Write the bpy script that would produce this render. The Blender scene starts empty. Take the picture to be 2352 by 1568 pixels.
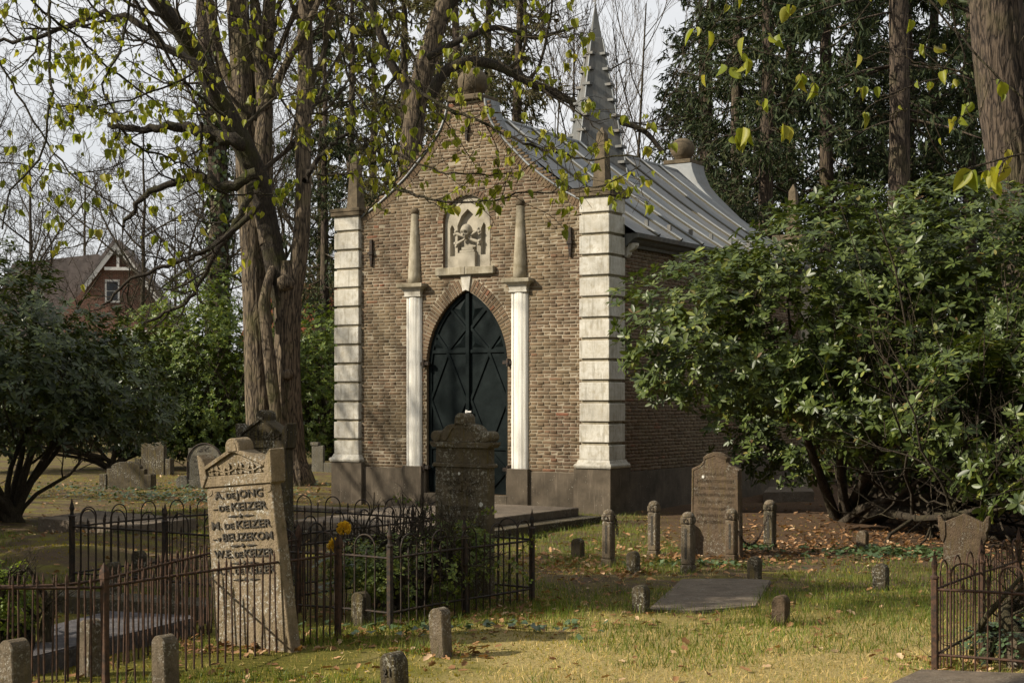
import bpy, bmesh, math, random
import numpy as np
from mathutils import Vector, Matrix, geometry

R = math.radians
scene = bpy.context.scene
col = scene.collection
rng = np.random.default_rng(11)
random.seed(5)

# ------------------------------------------------------------------ camera, sky, sun, exposure
FPX, HORZ, CAMH = 3500.0, 918.0, 1.7          # focal length and horizon row in a 2352 px wide frame
cam = bpy.data.cameras.new('camera')
cam.sensor_width = 36.0
cam.lens = FPX / 2352 * 36
cam.shift_y = (HORZ - 784) / 2352
cam.clip_start = 0.1
cam.clip_end = 3000
camo = bpy.data.objects.new('camera', cam)
camo.location = (0, 0, CAMH)
camo.rotation_euler = (R(90), 0, 0)
col.objects.link(camo)
scene.camera = camo

SUN = Vector((-1.35, -0.36, 0.85)).normalized()
wd = bpy.data.worlds.new('World')
scene.world = wd
wd.use_nodes = True
nt = wd.node_tree
nt.nodes.clear()
sky = nt.nodes.new('ShaderNodeTexSky')
sky.sky_type = 'NISHITA'
sky.sun_disc = False
sky.sun_elevation = math.asin(SUN.z)
sky.sun_rotation = math.atan2(SUN.x, SUN.y)
sky.air_density = 1.0
sky.dust_density = 2.0
tc = nt.nodes.new('ShaderNodeTexCoord')
mp = nt.nodes.new('ShaderNodeMapping')
mp.inputs['Scale'].default_value = (2.2, 2.2, 5.0)
nz = nt.nodes.new('ShaderNodeTexNoise')
nz.inputs['Scale'].default_value = 1.6
nz.inputs['Detail'].default_value = 6
nz.inputs['Roughness'].default_value = 0.55
cr = nt.nodes.new('ShaderNodeValToRGB')
cr.color_ramp.elements[0].position = 0.30
cr.color_ramp.elements[0].color = (0.72, 0.72, 0.72, 1)
cr.color_ramp.elements[1].position = 0.62
cr.color_ramp.elements[1].color = (1, 1, 1, 1)
mx = nt.nodes.new('ShaderNodeMix')
mx.data_type = 'RGBA'
mx.inputs['B'].default_value = (8.4, 8.5, 8.6, 1)
bg = nt.nodes.new('ShaderNodeBackground')
bg.inputs['Strength'].default_value = 0.072
out = nt.nodes.new('ShaderNodeOutputWorld')
nt.links.new(tc.outputs['Generated'], mp.inputs['Vector'])
nt.links.new(mp.outputs['Vector'], nz.inputs['Vector'])
nt.links.new(nz.outputs['Fac'], cr.inputs['Fac'])
nt.links.new(cr.outputs['Color'], mx.inputs['Factor'])
nt.links.new(sky.outputs['Color'], mx.inputs['A'])
nt.links.new(mx.outputs['Result'], bg.inputs['Color'])
nt.links.new(bg.outputs['Background'], out.inputs['Surface'])

sl = bpy.data.lights.new('sun', 'SUN')
sl.energy = 5.0
sl.angle = R(0.55)
sl.color = (1.0, 0.91, 0.76)
so = bpy.data.objects.new('sun', sl)
so.rotation_euler = SUN.to_track_quat('Z', 'Y').to_euler()
so.location = SUN * 60
col.objects.link(so)

scene.view_settings.view_transform = 'Standard'
scene.view_settings.look = 'None'
scene.view_settings.exposure = 0.55
scene.view_settings.gamma = 1.0
scene.render.engine = 'CYCLES'
scene.cycles.max_bounces = 4
scene.cycles.diffuse_bounces = 2
scene.cycles.glossy_bounces = 2
scene.cycles.transmission_bounces = 3
scene.cycles.transparent_max_bounces = 4
scene.cycles.use_denoising = True

# ------------------------------------------------------------------ helpers: objects and tags
def tag(o, label=None, cat=None, group=None, kind=None):
    if label: o['label'] = label
    if cat: o['category'] = cat
    if group: o['group'] = group
    if kind: o['kind'] = kind
    return o

def empty(name, loc=(0, 0, 0), rz=0.0, label=None, cat=None, group=None, rot=None):
    o = bpy.data.objects.new(name, None)
    o.empty_display_size = 0.2
    o.location = loc
    o.rotation_euler = rot if rot else (0, 0, rz)
    col.objects.link(o)
    return tag(o, label, cat, group)

def link(name, mesh, parent=None, loc=None, rot=None, scale=None):
    o = bpy.data.objects.new(name, mesh)
    if parent: o.parent = parent
    if loc is not None: o.location = loc
    if rot is not None: o.rotation_euler = rot
    if scale is not None: o.scale = scale
    col.objects.link(o)
    return o

def copy_tree(o, parent=None):
    c = o.copy()
    col.objects.link(c)
    if parent: c.parent = parent
    for ch in list(o.children):
        copy_tree(ch, c)
    return c

def mesh_np(name, V, F, mat=None, smooth=False):
    """V (n,3); F list of int arrays (m,3) or (m,4)"""
    if not isinstance(F, (list, tuple)): F = [F]
    V = np.ascontiguousarray(V, dtype=np.float32)
    F = [np.asarray(f, dtype=np.int32) for f in F if len(f)]
    me = bpy.data.meshes.new(name)
    me.vertices.add(len(V))
    me.vertices.foreach_set('co', V.ravel())
    nl = sum(f.size for f in F)
    npol = sum(len(f) for f in F)
    me.loops.add(nl)
    me.loops.foreach_set('vertex_index', np.concatenate([f.ravel() for f in F]))
    me.polygons.add(npol)
    sizes = np.concatenate([np.full(len(f), f.shape[1], np.int32) for f in F])
    starts = np.concatenate([[0], np.cumsum(sizes)[:-1]]).astype(np.int32)
    me.polygons.foreach_set('loop_start', starts)
    me.polygons.foreach_set('loop_total', sizes)
    if smooth:
        me.polygons.foreach_set('use_smooth', np.ones(npol, dtype=bool))
    me.update(calc_edges=True)
    if mat: me.materials.append(mat)
    return me

class Acc:
    """collects vertex and face arrays into one mesh"""
    def __init__(s): s.V, s.F3, s.F4, s.n = [], [], [], 0
    def add(s, V, F):
        V = np.asarray(V, float); F = np.asarray(F, int)
        s.V.append(V)
        (s.F3 if F.shape[1] == 3 else s.F4).append(F + s.n)
        s.n += len(V)
    def add2(s, V, F3, F4):
        V = np.asarray(V, float); s.V.append(V)
        if len(F3): s.F3.append(np.asarray(F3, int) + s.n)
        if len(F4): s.F4.append(np.asarray(F4, int) + s.n)
        s.n += len(V)
    def mesh(s, name, mat, smooth=False):
        F = []
        if s.F3: F.append(np.concatenate(s.F3))
        if s.F4: F.append(np.concatenate(s.F4))
        return mesh_np(name, np.concatenate(s.V), F, mat, smooth)

def bm_obj(name, bm, mat, parent=None, smooth=False, loc=None, rot=None):
    me = bpy.data.meshes.new(name)
    bmesh.ops.recalc_face_normals(bm, faces=bm.faces)
    bm.to_mesh(me); bm.free()
    if mat: me.materials.append(mat)
    if smooth:
        me.polygons.foreach_set('use_smooth', np.ones(len(me.polygons), dtype=bool))
    return link(name, me, parent, loc, rot)

def add_box(bm, x0, x1, y0, y1, z0, z1, bev=0.0, seg=1):
    m = Matrix.Translation(((x0 + x1) / 2, (y0 + y1) / 2, (z0 + z1) / 2)) @ Matrix.Diagonal((x1 - x0, y1 - y0, z1 - z0, 1))
    r = bmesh.ops.create_cube(bm, size=1.0, matrix=m)
    if bev > 0:
        es = list({e for v in r['verts'] for e in v.link_edges})
        bmesh.ops.bevel(bm, geom=es, offset=bev, segments=seg, affect='EDGES', profile=0.5)

def box(name, x0, x1, y0, y1, z0, z1, mat, parent=None, bev=0.0, seg=1):
    bm = bmesh.new()
    add_box(bm, x0, x1, y0, y1, z0, z1, bev, seg)
    return bm_obj(name, bm, mat, parent)

def add_prism(bm, pts, y0, y1, bev=0.0, seg=1):
    """outline in (x,z) extruded between y0 (front) and y1"""
    vs = [bm.verts.new((p[0], y0, p[1])) for p in pts]
    f = bm.faces.new(vs)
    r = bmesh.ops.extrude_face_region(bm, geom=[f])
    nv = [g for g in r['geom'] if isinstance(g, bmesh.types.BMVert)]
    for v in nv: v.co.y = y1
    if bev > 0:
        es = list({e for v in vs for e in v.link_edges if all(abs(w.co.y - y0) < 1e-6 for w in e.verts)})
        es += list({e for v in nv for e in v.link_edges if all(abs(w.co.y - y1) < 1e-6 for w in e.verts)})
        bmesh.ops.bevel(bm, geom=es, offset=bev, segments=seg, affect='EDGES', profile=0.5)

def prism(name, pts, y0, y1, mat, parent=None, bev=0.0, seg=1):
    bm = bmesh.new()
    add_prism(bm, pts, y0, y1, bev, seg)
    return bm_obj(name, bm, mat, parent)

def add_lathe(bm, prof, cx=0, cy=0, k=24, sx=1.0, sy=1.0):
    rings = []
    for r, z in prof:
        if r < 1e-5: rings.append([bm.verts.new((cx, cy, z))])
        else: rings.append([bm.verts.new((cx + sx * r * math.cos(2 * math.pi * i / k), cy + sy * r * math.sin(2 * math.pi * i / k), z)) for i in range(k)])
    for a, b in zip(rings[:-1], rings[1:]):
        for i in range(k):
            j = (i + 1) % k
            if len(a) == 1 and len(b) == 1: continue
            if len(a) == 1: bm.faces.new((a[0], b[i], b[j]))
            elif len(b) == 1: bm.faces.new((a[i], a[j], b[0]))
            else: bm.faces.new((a[i], a[j], b[j], b[i]))
    if len(rings[0]) > 1: bm.faces.new(list(reversed(rings[0])))
    if len(rings[-1]) > 1: bm.faces.new(rings[-1])

def add_frustum(bm, rects):
    """stack of rectangles (x0,x1,y0,y1,z)"""
    rings = []
    for x0, x1, y0, y1, z in rects:
        rings.append([bm.verts.new(p) for p in ((x0, y0, z), (x1, y0, z), (x1, y1, z), (x0, y1, z))])
    for a, b in zip(rings[:-1], rings[1:]):
        for i in range(4):
            j = (i + 1) % 4
            bm.faces.new((a[i], a[j], b[j], b[i]))
    bm.faces.new(list(reversed(rings[0]))); bm.faces.new(rings[-1])

# ------------------------------------------------------------------ helpers: numpy noise, tubes, leaves
_perm = np.random.default_rng(3).random((64, 64, 64))
def vnoise(x, y, z=0.0):
    x = np.asarray(x, float); y = np.asarray(y, float); z = np.asarray(z, float) + np.zeros_like(x)
    xi, yi, zi = np.floor(x).astype(int), np.floor(y).astype(int), np.floor(z).astype(int)
    xf, yf, zf = x - xi, y - yi, z - zi
    u, v, w = [t * t * (3 - 2 * t) for t in (xf, yf, zf)]
    def P(a, b, c): return _perm[(xi + a) & 63, (yi + b) & 63, (zi + c) & 63]
    def L(a, b, t): return a + (b - a) * t
    return L(L(L(P(0,0,0), P(1,0,0), u), L(P(0,1,0), P(1,1,0), u), v), L(L(P(0,0,1), P(1,0,1), u), L(P(0,1,1), P(1,1,1), u), v), w)
def fbm(x, y, z=0.0, o=4):
    s, a, t = 0, 1.0, 0
    for i in range(o):
        k = 2.03 ** i
        s = s + a * vnoise(x * k + 7.1 * i, y * k + 3.7 * i, np.asarray(z) * k + 1.3 * i); t += a; a *= 0.5
    return s / t

def norm(a): return a / np.maximum(np.linalg.norm(a, axis=-1, keepdims=True), 1e-9)

def tubes(P, Rr, k=5):
    """P (M,n,3), Rr (M,n) -> V, F4"""
    P = np.asarray(P, float); Rr = np.asarray(Rr, float)
    M_, n, _ = P.shape
    T = norm(np.gradient(P, axis=1))
    mean = norm(P[:, -1] - P[:, 0])
    ref = np.where(np.abs(mean[:, 2:3]) > 0.75, np.array([[1.0, 0.13, 0]]), np.array([[0.1, 0.05, 1.0]]))
    ref = np.repeat(ref[:, None, :], n, 1)
    A = norm(np.cross(T, ref)); B = np.cross(T, A)
    th = np.arange(k) * 2 * math.pi / k
    ring = P[:, :, None, :] + Rr[:, :, None, None] * (np.cos(th)[None, None, :, None] * A[:, :, None, :] + np.sin(th)[None, None, :, None] * B[:, :, None, :])
    V = ring.reshape(-1, 3)
    base = (np.arange(M_) * n * k)[:, None, None] + (np.arange(n - 1) * k)[None, :, None]
    i = np.arange(k)[None, None, :]; j = (i + 1) % k
    F = np.stack([base + i, base + j, base + k + j, base + k + i], -1).reshape(-1, 4)
    return V, F

def resample(P, m):
    P = np.asarray(P, float)
    d = np.concatenate([[0], np.cumsum(np.linalg.norm(np.diff(P, axis=0), axis=1))])
    # smooth Catmull-Rom style resample
    t = np.linspace(0, d[-1], m)
    out_ = np.stack([np.interp(t, d, P[:, i]) for i in range(P.shape[1])], 1)
    for _ in range(2):
        out_[1:-1] = out_[1:-1] * 0.5 + 0.25 * (out_[:-2] + out_[2:])
    return out_

def leaf_tpl(st, fold=0.25, curl=0.0):
    """st: [(t, halfwidth)] between base (0) and tip (1). x width, y length, z up"""
    V = [(0, 0, 0)]
    def cz(t): return -curl * t * t
    for t, w in st:
        V += [(-w, t, fold * w + cz(t)), (0, t, cz(t)), (w, t, fold * w + cz(t))]
    V.append((0, 1, cz(1)))
    F = [(0, 2, 1), (0, 3, 2)]
    for i in range(len(st) - 1):
        a = 1 + 3 * i; b = a + 3
        F += [(a, a + 1, b + 1), (a, b + 1, b), (a + 1, a + 2, b + 2), (a + 1, b + 2, b + 1)]
    a = 1 + 3 * (len(st) - 1); n = len(V) - 1
    F += [(a, a + 1, n), (a + 1, a + 2, n)]
    return np.array(V, float), np.array(F, int)

def instances(tpl, pos, Y, Z, sl, sw):
    """place template with length axis Y, normal near Z; sl length scale, sw width scale"""
    tv, tf = tpl
    Y = norm(Y); X = norm(np.cross(Y, Z)); Z = np.cross(X, Y)
    sl = np.asarray(sl, float)[:, None, None]; sw = np.asarray(sw, float)[:, None, None]
    V = pos[:, None, :] + X[:, None, :] * tv[None, :, 0:1] * sw + Y[:, None, :] * tv[None, :, 1:2] * sl + Z[:, None, :] * tv[None, :, 2:3] * sw
    n = len(tv)
    F = tf[None] + (np.arange(len(pos)) * n)[:, None, None]
    return V.reshape(-1, 3), F.reshape(-1, 3)

def rdir(n, g=rng):
    return norm(g.normal(size=(n, 3)))

def grow(par, nchild, lenf, spread, g, t0=0.25, n=6, up=0.15, wander=0.18, tip=True):
    """par dict(P (M,n,3), R (M,n)) -> children the same"""
    P, Rr = par['P'], par['R']
    M_, m, _ = P.shape
    L = np.linalg.norm(np.diff(P, axis=1), axis=2).sum(1)
    t = t0 + (1 - t0) * (np.arange(nchild)[None, :] + g.random((M_, nchild))) / nchild
    t = np.minimum(t, 0.995)
    fi = t * (m - 1); i0 = np.floor(fi).astype(int); fr = (fi - i0)[..., None]
    ar = np.arange(M_)[:, None]
    S = P[ar, i0] * (1 - fr) + P[ar, np.minimum(i0 + 1, m - 1)] * fr
    rad = Rr[ar, i0] * (1 - fr[..., 0]) + Rr[ar, np.minimum(i0 + 1, m - 1)] * fr[..., 0]
    T = norm(P[ar, np.minimum(i0 + 1, m - 1)] - P[ar, i0])
    rd = norm(g.normal(size=T.shape)); rd = norm(rd - (rd * T).sum(-1, keepdims=True) * T)
    ang = spread * (0.7 + 0.6 * g.random((M_, nchild, 1)))
    D = norm(T * np.cos(ang) + rd * np.sin(ang))
    ln = L[:, None] * lenf * (0.6 + 0.7 * g.random((M_, nchild))) * (1.1 - 0.6 * t)
    S = S.reshape(-1, 3); D = D.reshape(-1, 3); ln = ln.reshape(-1); rad = rad.reshape(-1)
    N = len(S)
    C = np.zeros((N, n, 3)); C[:, 0] = S
    d = D
    for q in range(1, n):
        d = norm(d + wander * g.normal(size=d.shape) + np.array([0, 0, up]) * 0.5)
        C[:, q] = C[:, q - 1] + d * (ln / (n - 1))[:, None]
    r0 = np.minimum(rad * 0.62, ln * 0.017 + 0.0015)
    RR = r0[:, None] * np.linspace(1, 0.35, n)[None]
    return dict(P=C, R=RR)

# ------------------------------------------------------------------ materials
class NT:
    def __init__(s, name):
        s.m = bpy.data.materials.new(name); s.m.use_nodes = True
        s.t = s.m.node_tree; s.n = s.t.nodes; s.l = s.t.links
        s.b = s.n['Principled BSDF']; s.o = s.n['Material Output']
        s.b.inputs['Roughness'].default_value = 0.85
        s.b.inputs['Specular IOR Level'].default_value = 0.3
        s._pos = None
    def new(s, ty, **kw):
        n = s.n.new(ty)
        for k, v in kw.items(): setattr(n, k, v)
        return n
    def pos(s):
        if not s._pos: s._pos = s.new('ShaderNodeNewGeometry')
        return s._pos.outputs['Position']
    def geo(s): s.pos(); return s._pos
    def obj(s): return s.new('ShaderNodeTexCoord').outputs['Object']
    def scaled(s, vec, sc):
        m = s.new('ShaderNodeMapping'); s.l.new(vec, m.inputs['Vector']); m.inputs['Scale'].default_value = sc
        return m.outputs['Vector']
    def noise(s, scale, detail=4, rough=0.55, vec=None, dist=0.0):
        n = s.new('ShaderNodeTexNoise')
        s.l.new(vec if vec is not None else s.pos(), n.inputs['Vector'])
        n.inputs['Scale'].default_value = scale; n.inputs['Detail'].default_value = detail
        n.inputs['Roughness'].default_value = rough; n.inputs['Distortion'].default_value = dist
        return n.outputs['Fac']
    def voro(s, scale, feature='F1', vec=None, out='Distance', rand=1.0):
        n = s.new('ShaderNodeTexVoronoi'); n.feature = feature
        s.l.new(vec if vec is not None else s.pos(), n.inputs['Vector'])
        n.inputs['Scale'].default_value = scale; n.inputs['Randomness'].default_value = rand
        return n.outputs[out]
    def ramp(s, fac, stops, interp='LINEAR'):
        n = s.new('ShaderNodeValToRGB'); e = n.color_ramp.elements
        n.color_ramp.interpolation = interp
        while len(e) < len(stops): e.new(0.5)
        for i, (p, c) in enumerate(stops):
            e[i].position = p
            e[i].color = (c, c, c, 1) if isinstance(c, (int, float)) else (*c, 1)
        s.l.new(fac, n.inputs['Fac'])
        return n.outputs['Color']
    def mix(s, fac, a, b, mode='MIX'):
        n = s.new('ShaderNodeMix', data_type='RGBA', blend_type=mode)
        for sock, v in (('Factor', fac), ('A', a), ('B', b)):
            i = n.inputs[0] if sock == 'Factor' else n.inputs[6 if sock == 'A' else 7]
            if isinstance(v, (int, float)): i.default_value = v if sock == 'Factor' else (v, v, v, 1)
            elif isinstance(v, tuple): i.default_value = (*v, 1)
            else: s.l.new(v, i)
        return n.outputs[2]
    def math(s, op, a, b=None, clamp=False):
        n = s.new('ShaderNodeMath', operation=op); n.use_clamp = clamp
        for i, v in enumerate((a, b)):
            if v is None: continue
            if isinstance(v, (int, float)): n.inputs[i].default_value = v
            else: s.l.new(v, n.inputs[i])
        return n.outputs[0]
    def sep(s, vec):
        n = s.new('ShaderNodeSeparateXYZ'); s.l.new(vec, n.inputs[0]); return n.outputs
    def rand(s):
        a = s.geo().outputs['Random Per Island']; b = s.new('ShaderNodeObjectInfo').outputs['Random']
        return s.math('FRACT', s.math('ADD', a, b))
    def bump(s, h, strength=0.4, dist=0.01):
        n = s.new('ShaderNodeBump'); n.inputs['Strength'].default_value = strength; n.inputs['Distance'].default_value = dist
        s.l.new(h, n.inputs['Height']); s.l.new(n.outputs['Normal'], s.b.inputs['Normal'])
    def col(s, c):
        if isinstance(c, tuple): s.b.inputs['Base Color'].default_value = (*c, 1)
        else: s.l.new(c, s.b.inputs['Base Color'])
    def rough(s, r):
        if isinstance(r, (int, float)): s.b.inputs['Roughness'].default_value = r
        else: s.l.new(r, s.b.inputs['Roughness'])

MAT = {}
def mk_brick(name, dark=1.0, low_green=True):
    t = NT(name)
    c = t.ramp(t.rand(), [(0.0, (.118, .074, .044)), (.2, (.148, .097, .057)), (.4, (.126, .079, .046)), (.55, (.168, .112, .067)), (.72, (.100, .067, .043)), (.88, (.145, .088, .050)), (.965, (.148, .11, .067)), (1.0, (.19, .075, .04))])
    c = t.mix(0.55, c, t.ramp(t.noise(38, 5, .65), [(.3, .45), (.7, 1.35)]), 'MULTIPLY')
    big = t.ramp(t.noise(1.1, 4, .6), [(.4, 0.0), (.68, 1.0)])
    c = t.mix(t.math('MULTIPLY', big, 0.45), c, (.15, .12, .06))
    t.col(c)
    t.bump(t.noise(70, 5, .7), .9, .006)
    MAT[name] = t.m
mk_brick('brick')

t = NT('mortar')
t.col(t.mix(t.ramp(t.noise(1.7, 4), [(.35, 0.), (.7, 1.)]), (.345, .295, .215), (.22, .185, .125)))
t.bump(t.noise(120, 4), .5, .004); MAT['mortar'] = t.m

t = NT('limestone')
c = t.mix(t.ramp(t.noise(2.3, 5, .6), [(.35, 0.), (.7, 1.)]), (.60, .575, .51), (.42, .39, .325))
c = t.mix(t.ramp(t.noise(14, 6, .7), [(.46, 0.), (.66, 1.)]), c, (.40, .36, .28))
st = t.noise(6, 5, .65, t.scaled(t.pos(), (3.5, 3.5, .45)))
c = t.mix(t.ramp(st, [(.5, 0.), (.72, .85)]), c, (.24, .215, .16))
sp = t.ramp(t.noise(230, 2, .5), [(.35, .82), (.65, 1.08)])
t.col(t.mix(1.0, c, sp, 'MULTIPLY')); t.bump(t.noise(90, 5, .7), .5, .005); MAT['limestone'] = t.m

t = NT('relief_stone')
c = t.mix(t.ramp(t.noise(6, 5, .6), [(.35, 0.), (.7, 1.)]), (.40, .36, .285), (.27, .24, .18))
t.col(c); t.bump(t.noise(120, 5, .7), .5, .005); MAT['relief_stone'] = t.m

t = NT('old_limestone')       # columns, balls: more weathered
c = t.mix(t.ramp(t.noise(5, 6, .65), [(.35, 0.), (.65, 1.)]), (.36, .32, .24), (.19, .16, .105))
st = t.noise(9, 5, .65, t.scaled(t.pos(), (3.5, 3.5, .35)))
c = t.mix(t.ramp(st, [(.5, 0.), (.72, .8)]), c, (.15, .125, .07))
t.col(c); t.bump(t.noise(110, 5, .7), .6, .006); MAT['old_limestone'] = t.m

t = NT('white_paint_stone')
st = t.noise(7, 5, .6, t.scaled(t.pos(), (4.5, 4.5, .25)))
c = t.mix(t.ramp(st, [(.45, 0.), (.75, .8)]), (.72, .70, .64), (.42, .38, .30))
c = t.mix(t.ramp(t.noise(60, 4), [(.5, 0.), (.75, .5)]), c, (.40, .35, .26))
t.col(c); t.bump(t.noise(70, 4), .3, .004); MAT['white_paint_stone'] = t.m

t = NT('plinth_stone')
c = t.mix(t.ramp(t.noise(3, 6, .65), [(.35, 0.), (.68, 1.)]), (.125, .098, .068), (.055, .044, .03))
st = t.noise(8, 5, .6, t.scaled(t.pos(), (4, 4, .35)))
c = t.mix(t.ramp(st, [(.55, 0.), (.75, .7)]), c, (.19, .15, .11))
lich = t.ramp(t.voro(26), [(.10, 1.), (.16, 0.)])
c = t.mix(t.math('MULTIPLY', lich, t.ramp(t.noise(4, 3), [(.52, 0.), (.6, .8)])), c, (.40, .38, .31))
t.col(c); t.bump(t.noise(60, 5, .7), .5, .006); MAT['plinth_stone'] = t.m

t = NT('ball_stone')
c = t.mix(t.ramp(t.noise(7, 6, .7), [(.35, 0.), (.65, 1.)]), (.135, .102, .062), (.062, .048, .028))
t.col(c); t.bump(t.noise(45, 5, .7), .8, .012); MAT['ball_stone'] = t.m

t = NT('zinc')
st = t.noise(4, 6, .65, t.scaled(t.obj(), (.5, 9, .5)))
c = t.mix(t.ramp(st, [(.3, 0.), (.7, 1.)]), (.15, .17, .185), (.28, .29, .29))
c = t.mix(t.ramp(t.rand(), [(0, .0), (1, .4)]), c, (.27, .25, .23))
c = t.mix(t.ramp(t.noise(2.5, 5, .7), [(.5, 0.), (.75, .6)]), c, (.20, .175, .14))
t.col(c); t.b.inputs['Metallic'].default_value = .25; t.rough(.55)
t.bump(t.noise(12, 4), .15, .01); MAT['zinc'] = t.m

t = NT('zinc_dark')
c = t.mix(t.ramp(t.noise(5, 6, .7, t.scaled(t.pos(), (3, 3, .4))), [(.3, 0.), (.7, 1.)]), (.075, .078, .076), (.17, .17, .16))
c = t.mix(t.ramp(t.noise(3, 4), [(.5, 0.), (.7, .5)]), c, (.15, .115, .08))
t.col(c); t.b.inputs['Metallic'].default_value = .2; t.rough(.6); MAT['zinc_dark'] = t.m

t = NT('seam_moss')
t.col(t.mix(t.noise(30, 4), (.11, .10, .07), (.05, .042, .024))); t.bump(t.noise(90, 3), .8, .01); MAT['seam_moss'] = t.m

t = NT('door_paint')
c = t.mix(t.ramp(t.noise(5, 6, .7), [(.4, 0.), (.75, 1.)]), (.006, .009, .009), (.014, .019, .019))
scr = t.ramp(t.noise(11, 6, .75, t.scaled(t.pos(), (7, 7, .7))), [(.70, 0.), (.76, .6)])
c = t.mix(scr, c, (.16, .16, .14))
t.col(c); t.rough(t.ramp(t.noise(9, 4), [(.3, .42), (.7, .6)])); t.b.inputs['Specular IOR Level'].default_value = .05
t.bump(t.noise(30, 4, .6, t.scaled(t.pos(), (4, 4, .5))), .2, .004); MAT['door_paint'] = t.m

t = NT('iron')
c = t.mix(t.ramp(t.noise(26, 5, .7), [(.42, 0.), (.62, 1.)]), (.020, .017, .014), (.055, .034, .021))
t.col(c); t.rough(.75); t.bump(t.noise(150, 4), .6, .003); MAT['iron'] = t.m

t = NT('rusty_iron')
c = t.mix(t.ramp(t.noise(30, 5, .7), [(.35, 0.), (.62, 1.)]), (.024, .018, .014), (.085, .044, .026))
t.col(c); t.rough(.85); t.bump(t.noise(150, 4), .8, .003); MAT['rusty_iron'] = t.m

def mk_grave(name, a, b, lichen=.6, moss=.5, lichcol=(.50, .48, .40)):
    t = NT(name)
    c = t.mix(t.ramp(t.noise(9, 6, .7), [(.35, 0.), (.66, 1.)]), a, b)
    st = t.noise(10, 4, .6, t.scaled(t.pos(), (4, 4, .35)))
    c = t.mix(t.ramp(st, [(.5, 0.), (.72, moss)]), c, (.15, .115, .03))
    z = t.ramp(t.noise(4.5, 3), [(.44, 0.), (.58, 1.)])
    l1 = t.ramp(t.noise(42, 6, .8), [(.53, 0.), (.60, 1.)])
    l2 = t.ramp(t.voro(40), [(.12, 1.), (.18, 0.)])
    li = t.math('MULTIPLY', t.math('MAXIMUM', t.math('MULTIPLY', l1, z), t.math('MULTIPLY', l2, t.ramp(t.noise(9, 2), [(.58, 0.), (.64, 1.)]))), lichen)
    c = t.mix(li, c, lichcol)
    c = t.mix(1.0, c, t.ramp(t.noise(190, 3, .6), [(.3, .7), (.7, 1.2)]), 'MULTIPLY')
    t.col(c); t.bump(t.math('ADD', t.noise(70, 6, .75), t.math('MULTIPLY', t.noise(20, 3), .6)), 1.0, .016); t.b.inputs['Specular IOR Level'].default_value = .12; MAT[name] = t.m
mk_grave('grave_pale', (.34, .265, .175), (.17, .13, .08), 1.0, .45, (.62, .60, .53))
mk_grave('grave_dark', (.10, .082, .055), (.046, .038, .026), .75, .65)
mk_grave('grave_brown', (.14, .10, .066), (.072, .052, .034), .4, .4)
mk_grave('grave_grey', (.15, .138, .11), (.08, .073, .056), .5, .35)
mk_grave('marker', (.19, .15, .105), (.09, .071, .047), .7, .35, (.5, .48, .42))
mk_grave('grave_mid', (.165, .132, .086), (.082, .065, .042), .85, .6)
mk_grave('ledger', (.21, .168, .128), (.11, .088, .066), .35, .2)
mk_grave('ledger_slate', (.15, .14, .145), (.05, .047, .05), .25, .1)
t = NT('letter_dark'); t.col(t.mix(t.ramp(t.noise(60, 5, .7), [(.35, 0.), (.68, 1.)]), (.018, .018, .017), (.085, .07, .05))); t.bump(t.noise(120, 4), .6, .004); MAT['letter_dark'] = t.m

def mk_bark(name, a, b, moss, mcol=(.085, .085, .02), sc=1.0):
    t = NT(name)
    v = t.scaled(t.pos(), (1, 1, .15))
    nv = t.new('ShaderNodeTexNoise'); t.l.new(v, nv.inputs['Vector']); nv.inputs['Scale'].default_value = 9 * sc
    vv = t.new('ShaderNodeVectorMath', operation='MULTIPLY_ADD'); t.l.new(nv.outputs['Color'], vv.inputs[0]); vv.inputs[1].default_value = (.16 / sc,) * 3; t.l.new(v, vv.inputs[2])
    crack = t.ramp(t.voro(15 * sc, 'DISTANCE_TO_EDGE', vv.outputs[0]), [(.015, 0.), (.16, 1.)])
    rid = t.math('ADD', t.math('MULTIPLY', crack, .24), t.math('MULTIPLY', t.noise(24 * sc, 6, .7, v, .5), .74))
    c = t.mix(t.ramp(rid, [(.34, 0.), (.66, 1.)]), a, b)
    c = t.mix(t.ramp(t.noise(1.6, 4, .6), [(.5, 0.), (.66, moss)]), c, mcol)
    c = t.mix(.7, c, t.ramp(t.noise(7, 5, .7), [(.3, .65), (.7, 1.25)]), 'MULTIPLY')
    t.col(c); t.rough(.95); t.bump(rid, 1.0, .04); MAT[name] = t.m
mk_bark('bark', (.022, .017, .012), (.16, .122, .08), .4)
mk_bark('bark_brown', (.016, .012, .009), (.105, .077, .054), .2)
mk_bark('bark_dark', (.018, .014, .010), (.052, .041, .027), .7, (.048, .048, .010), 2.0)
mk_bark('twig', (.035, .027, .019), (.085, .066, .042), .35, (.075, .07, .02), 3.0)
mk_bark('twig_pale', (.09, .07, .048), (.19, .145, .095), .2, (.1, .09, .04), 3.0)

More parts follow.
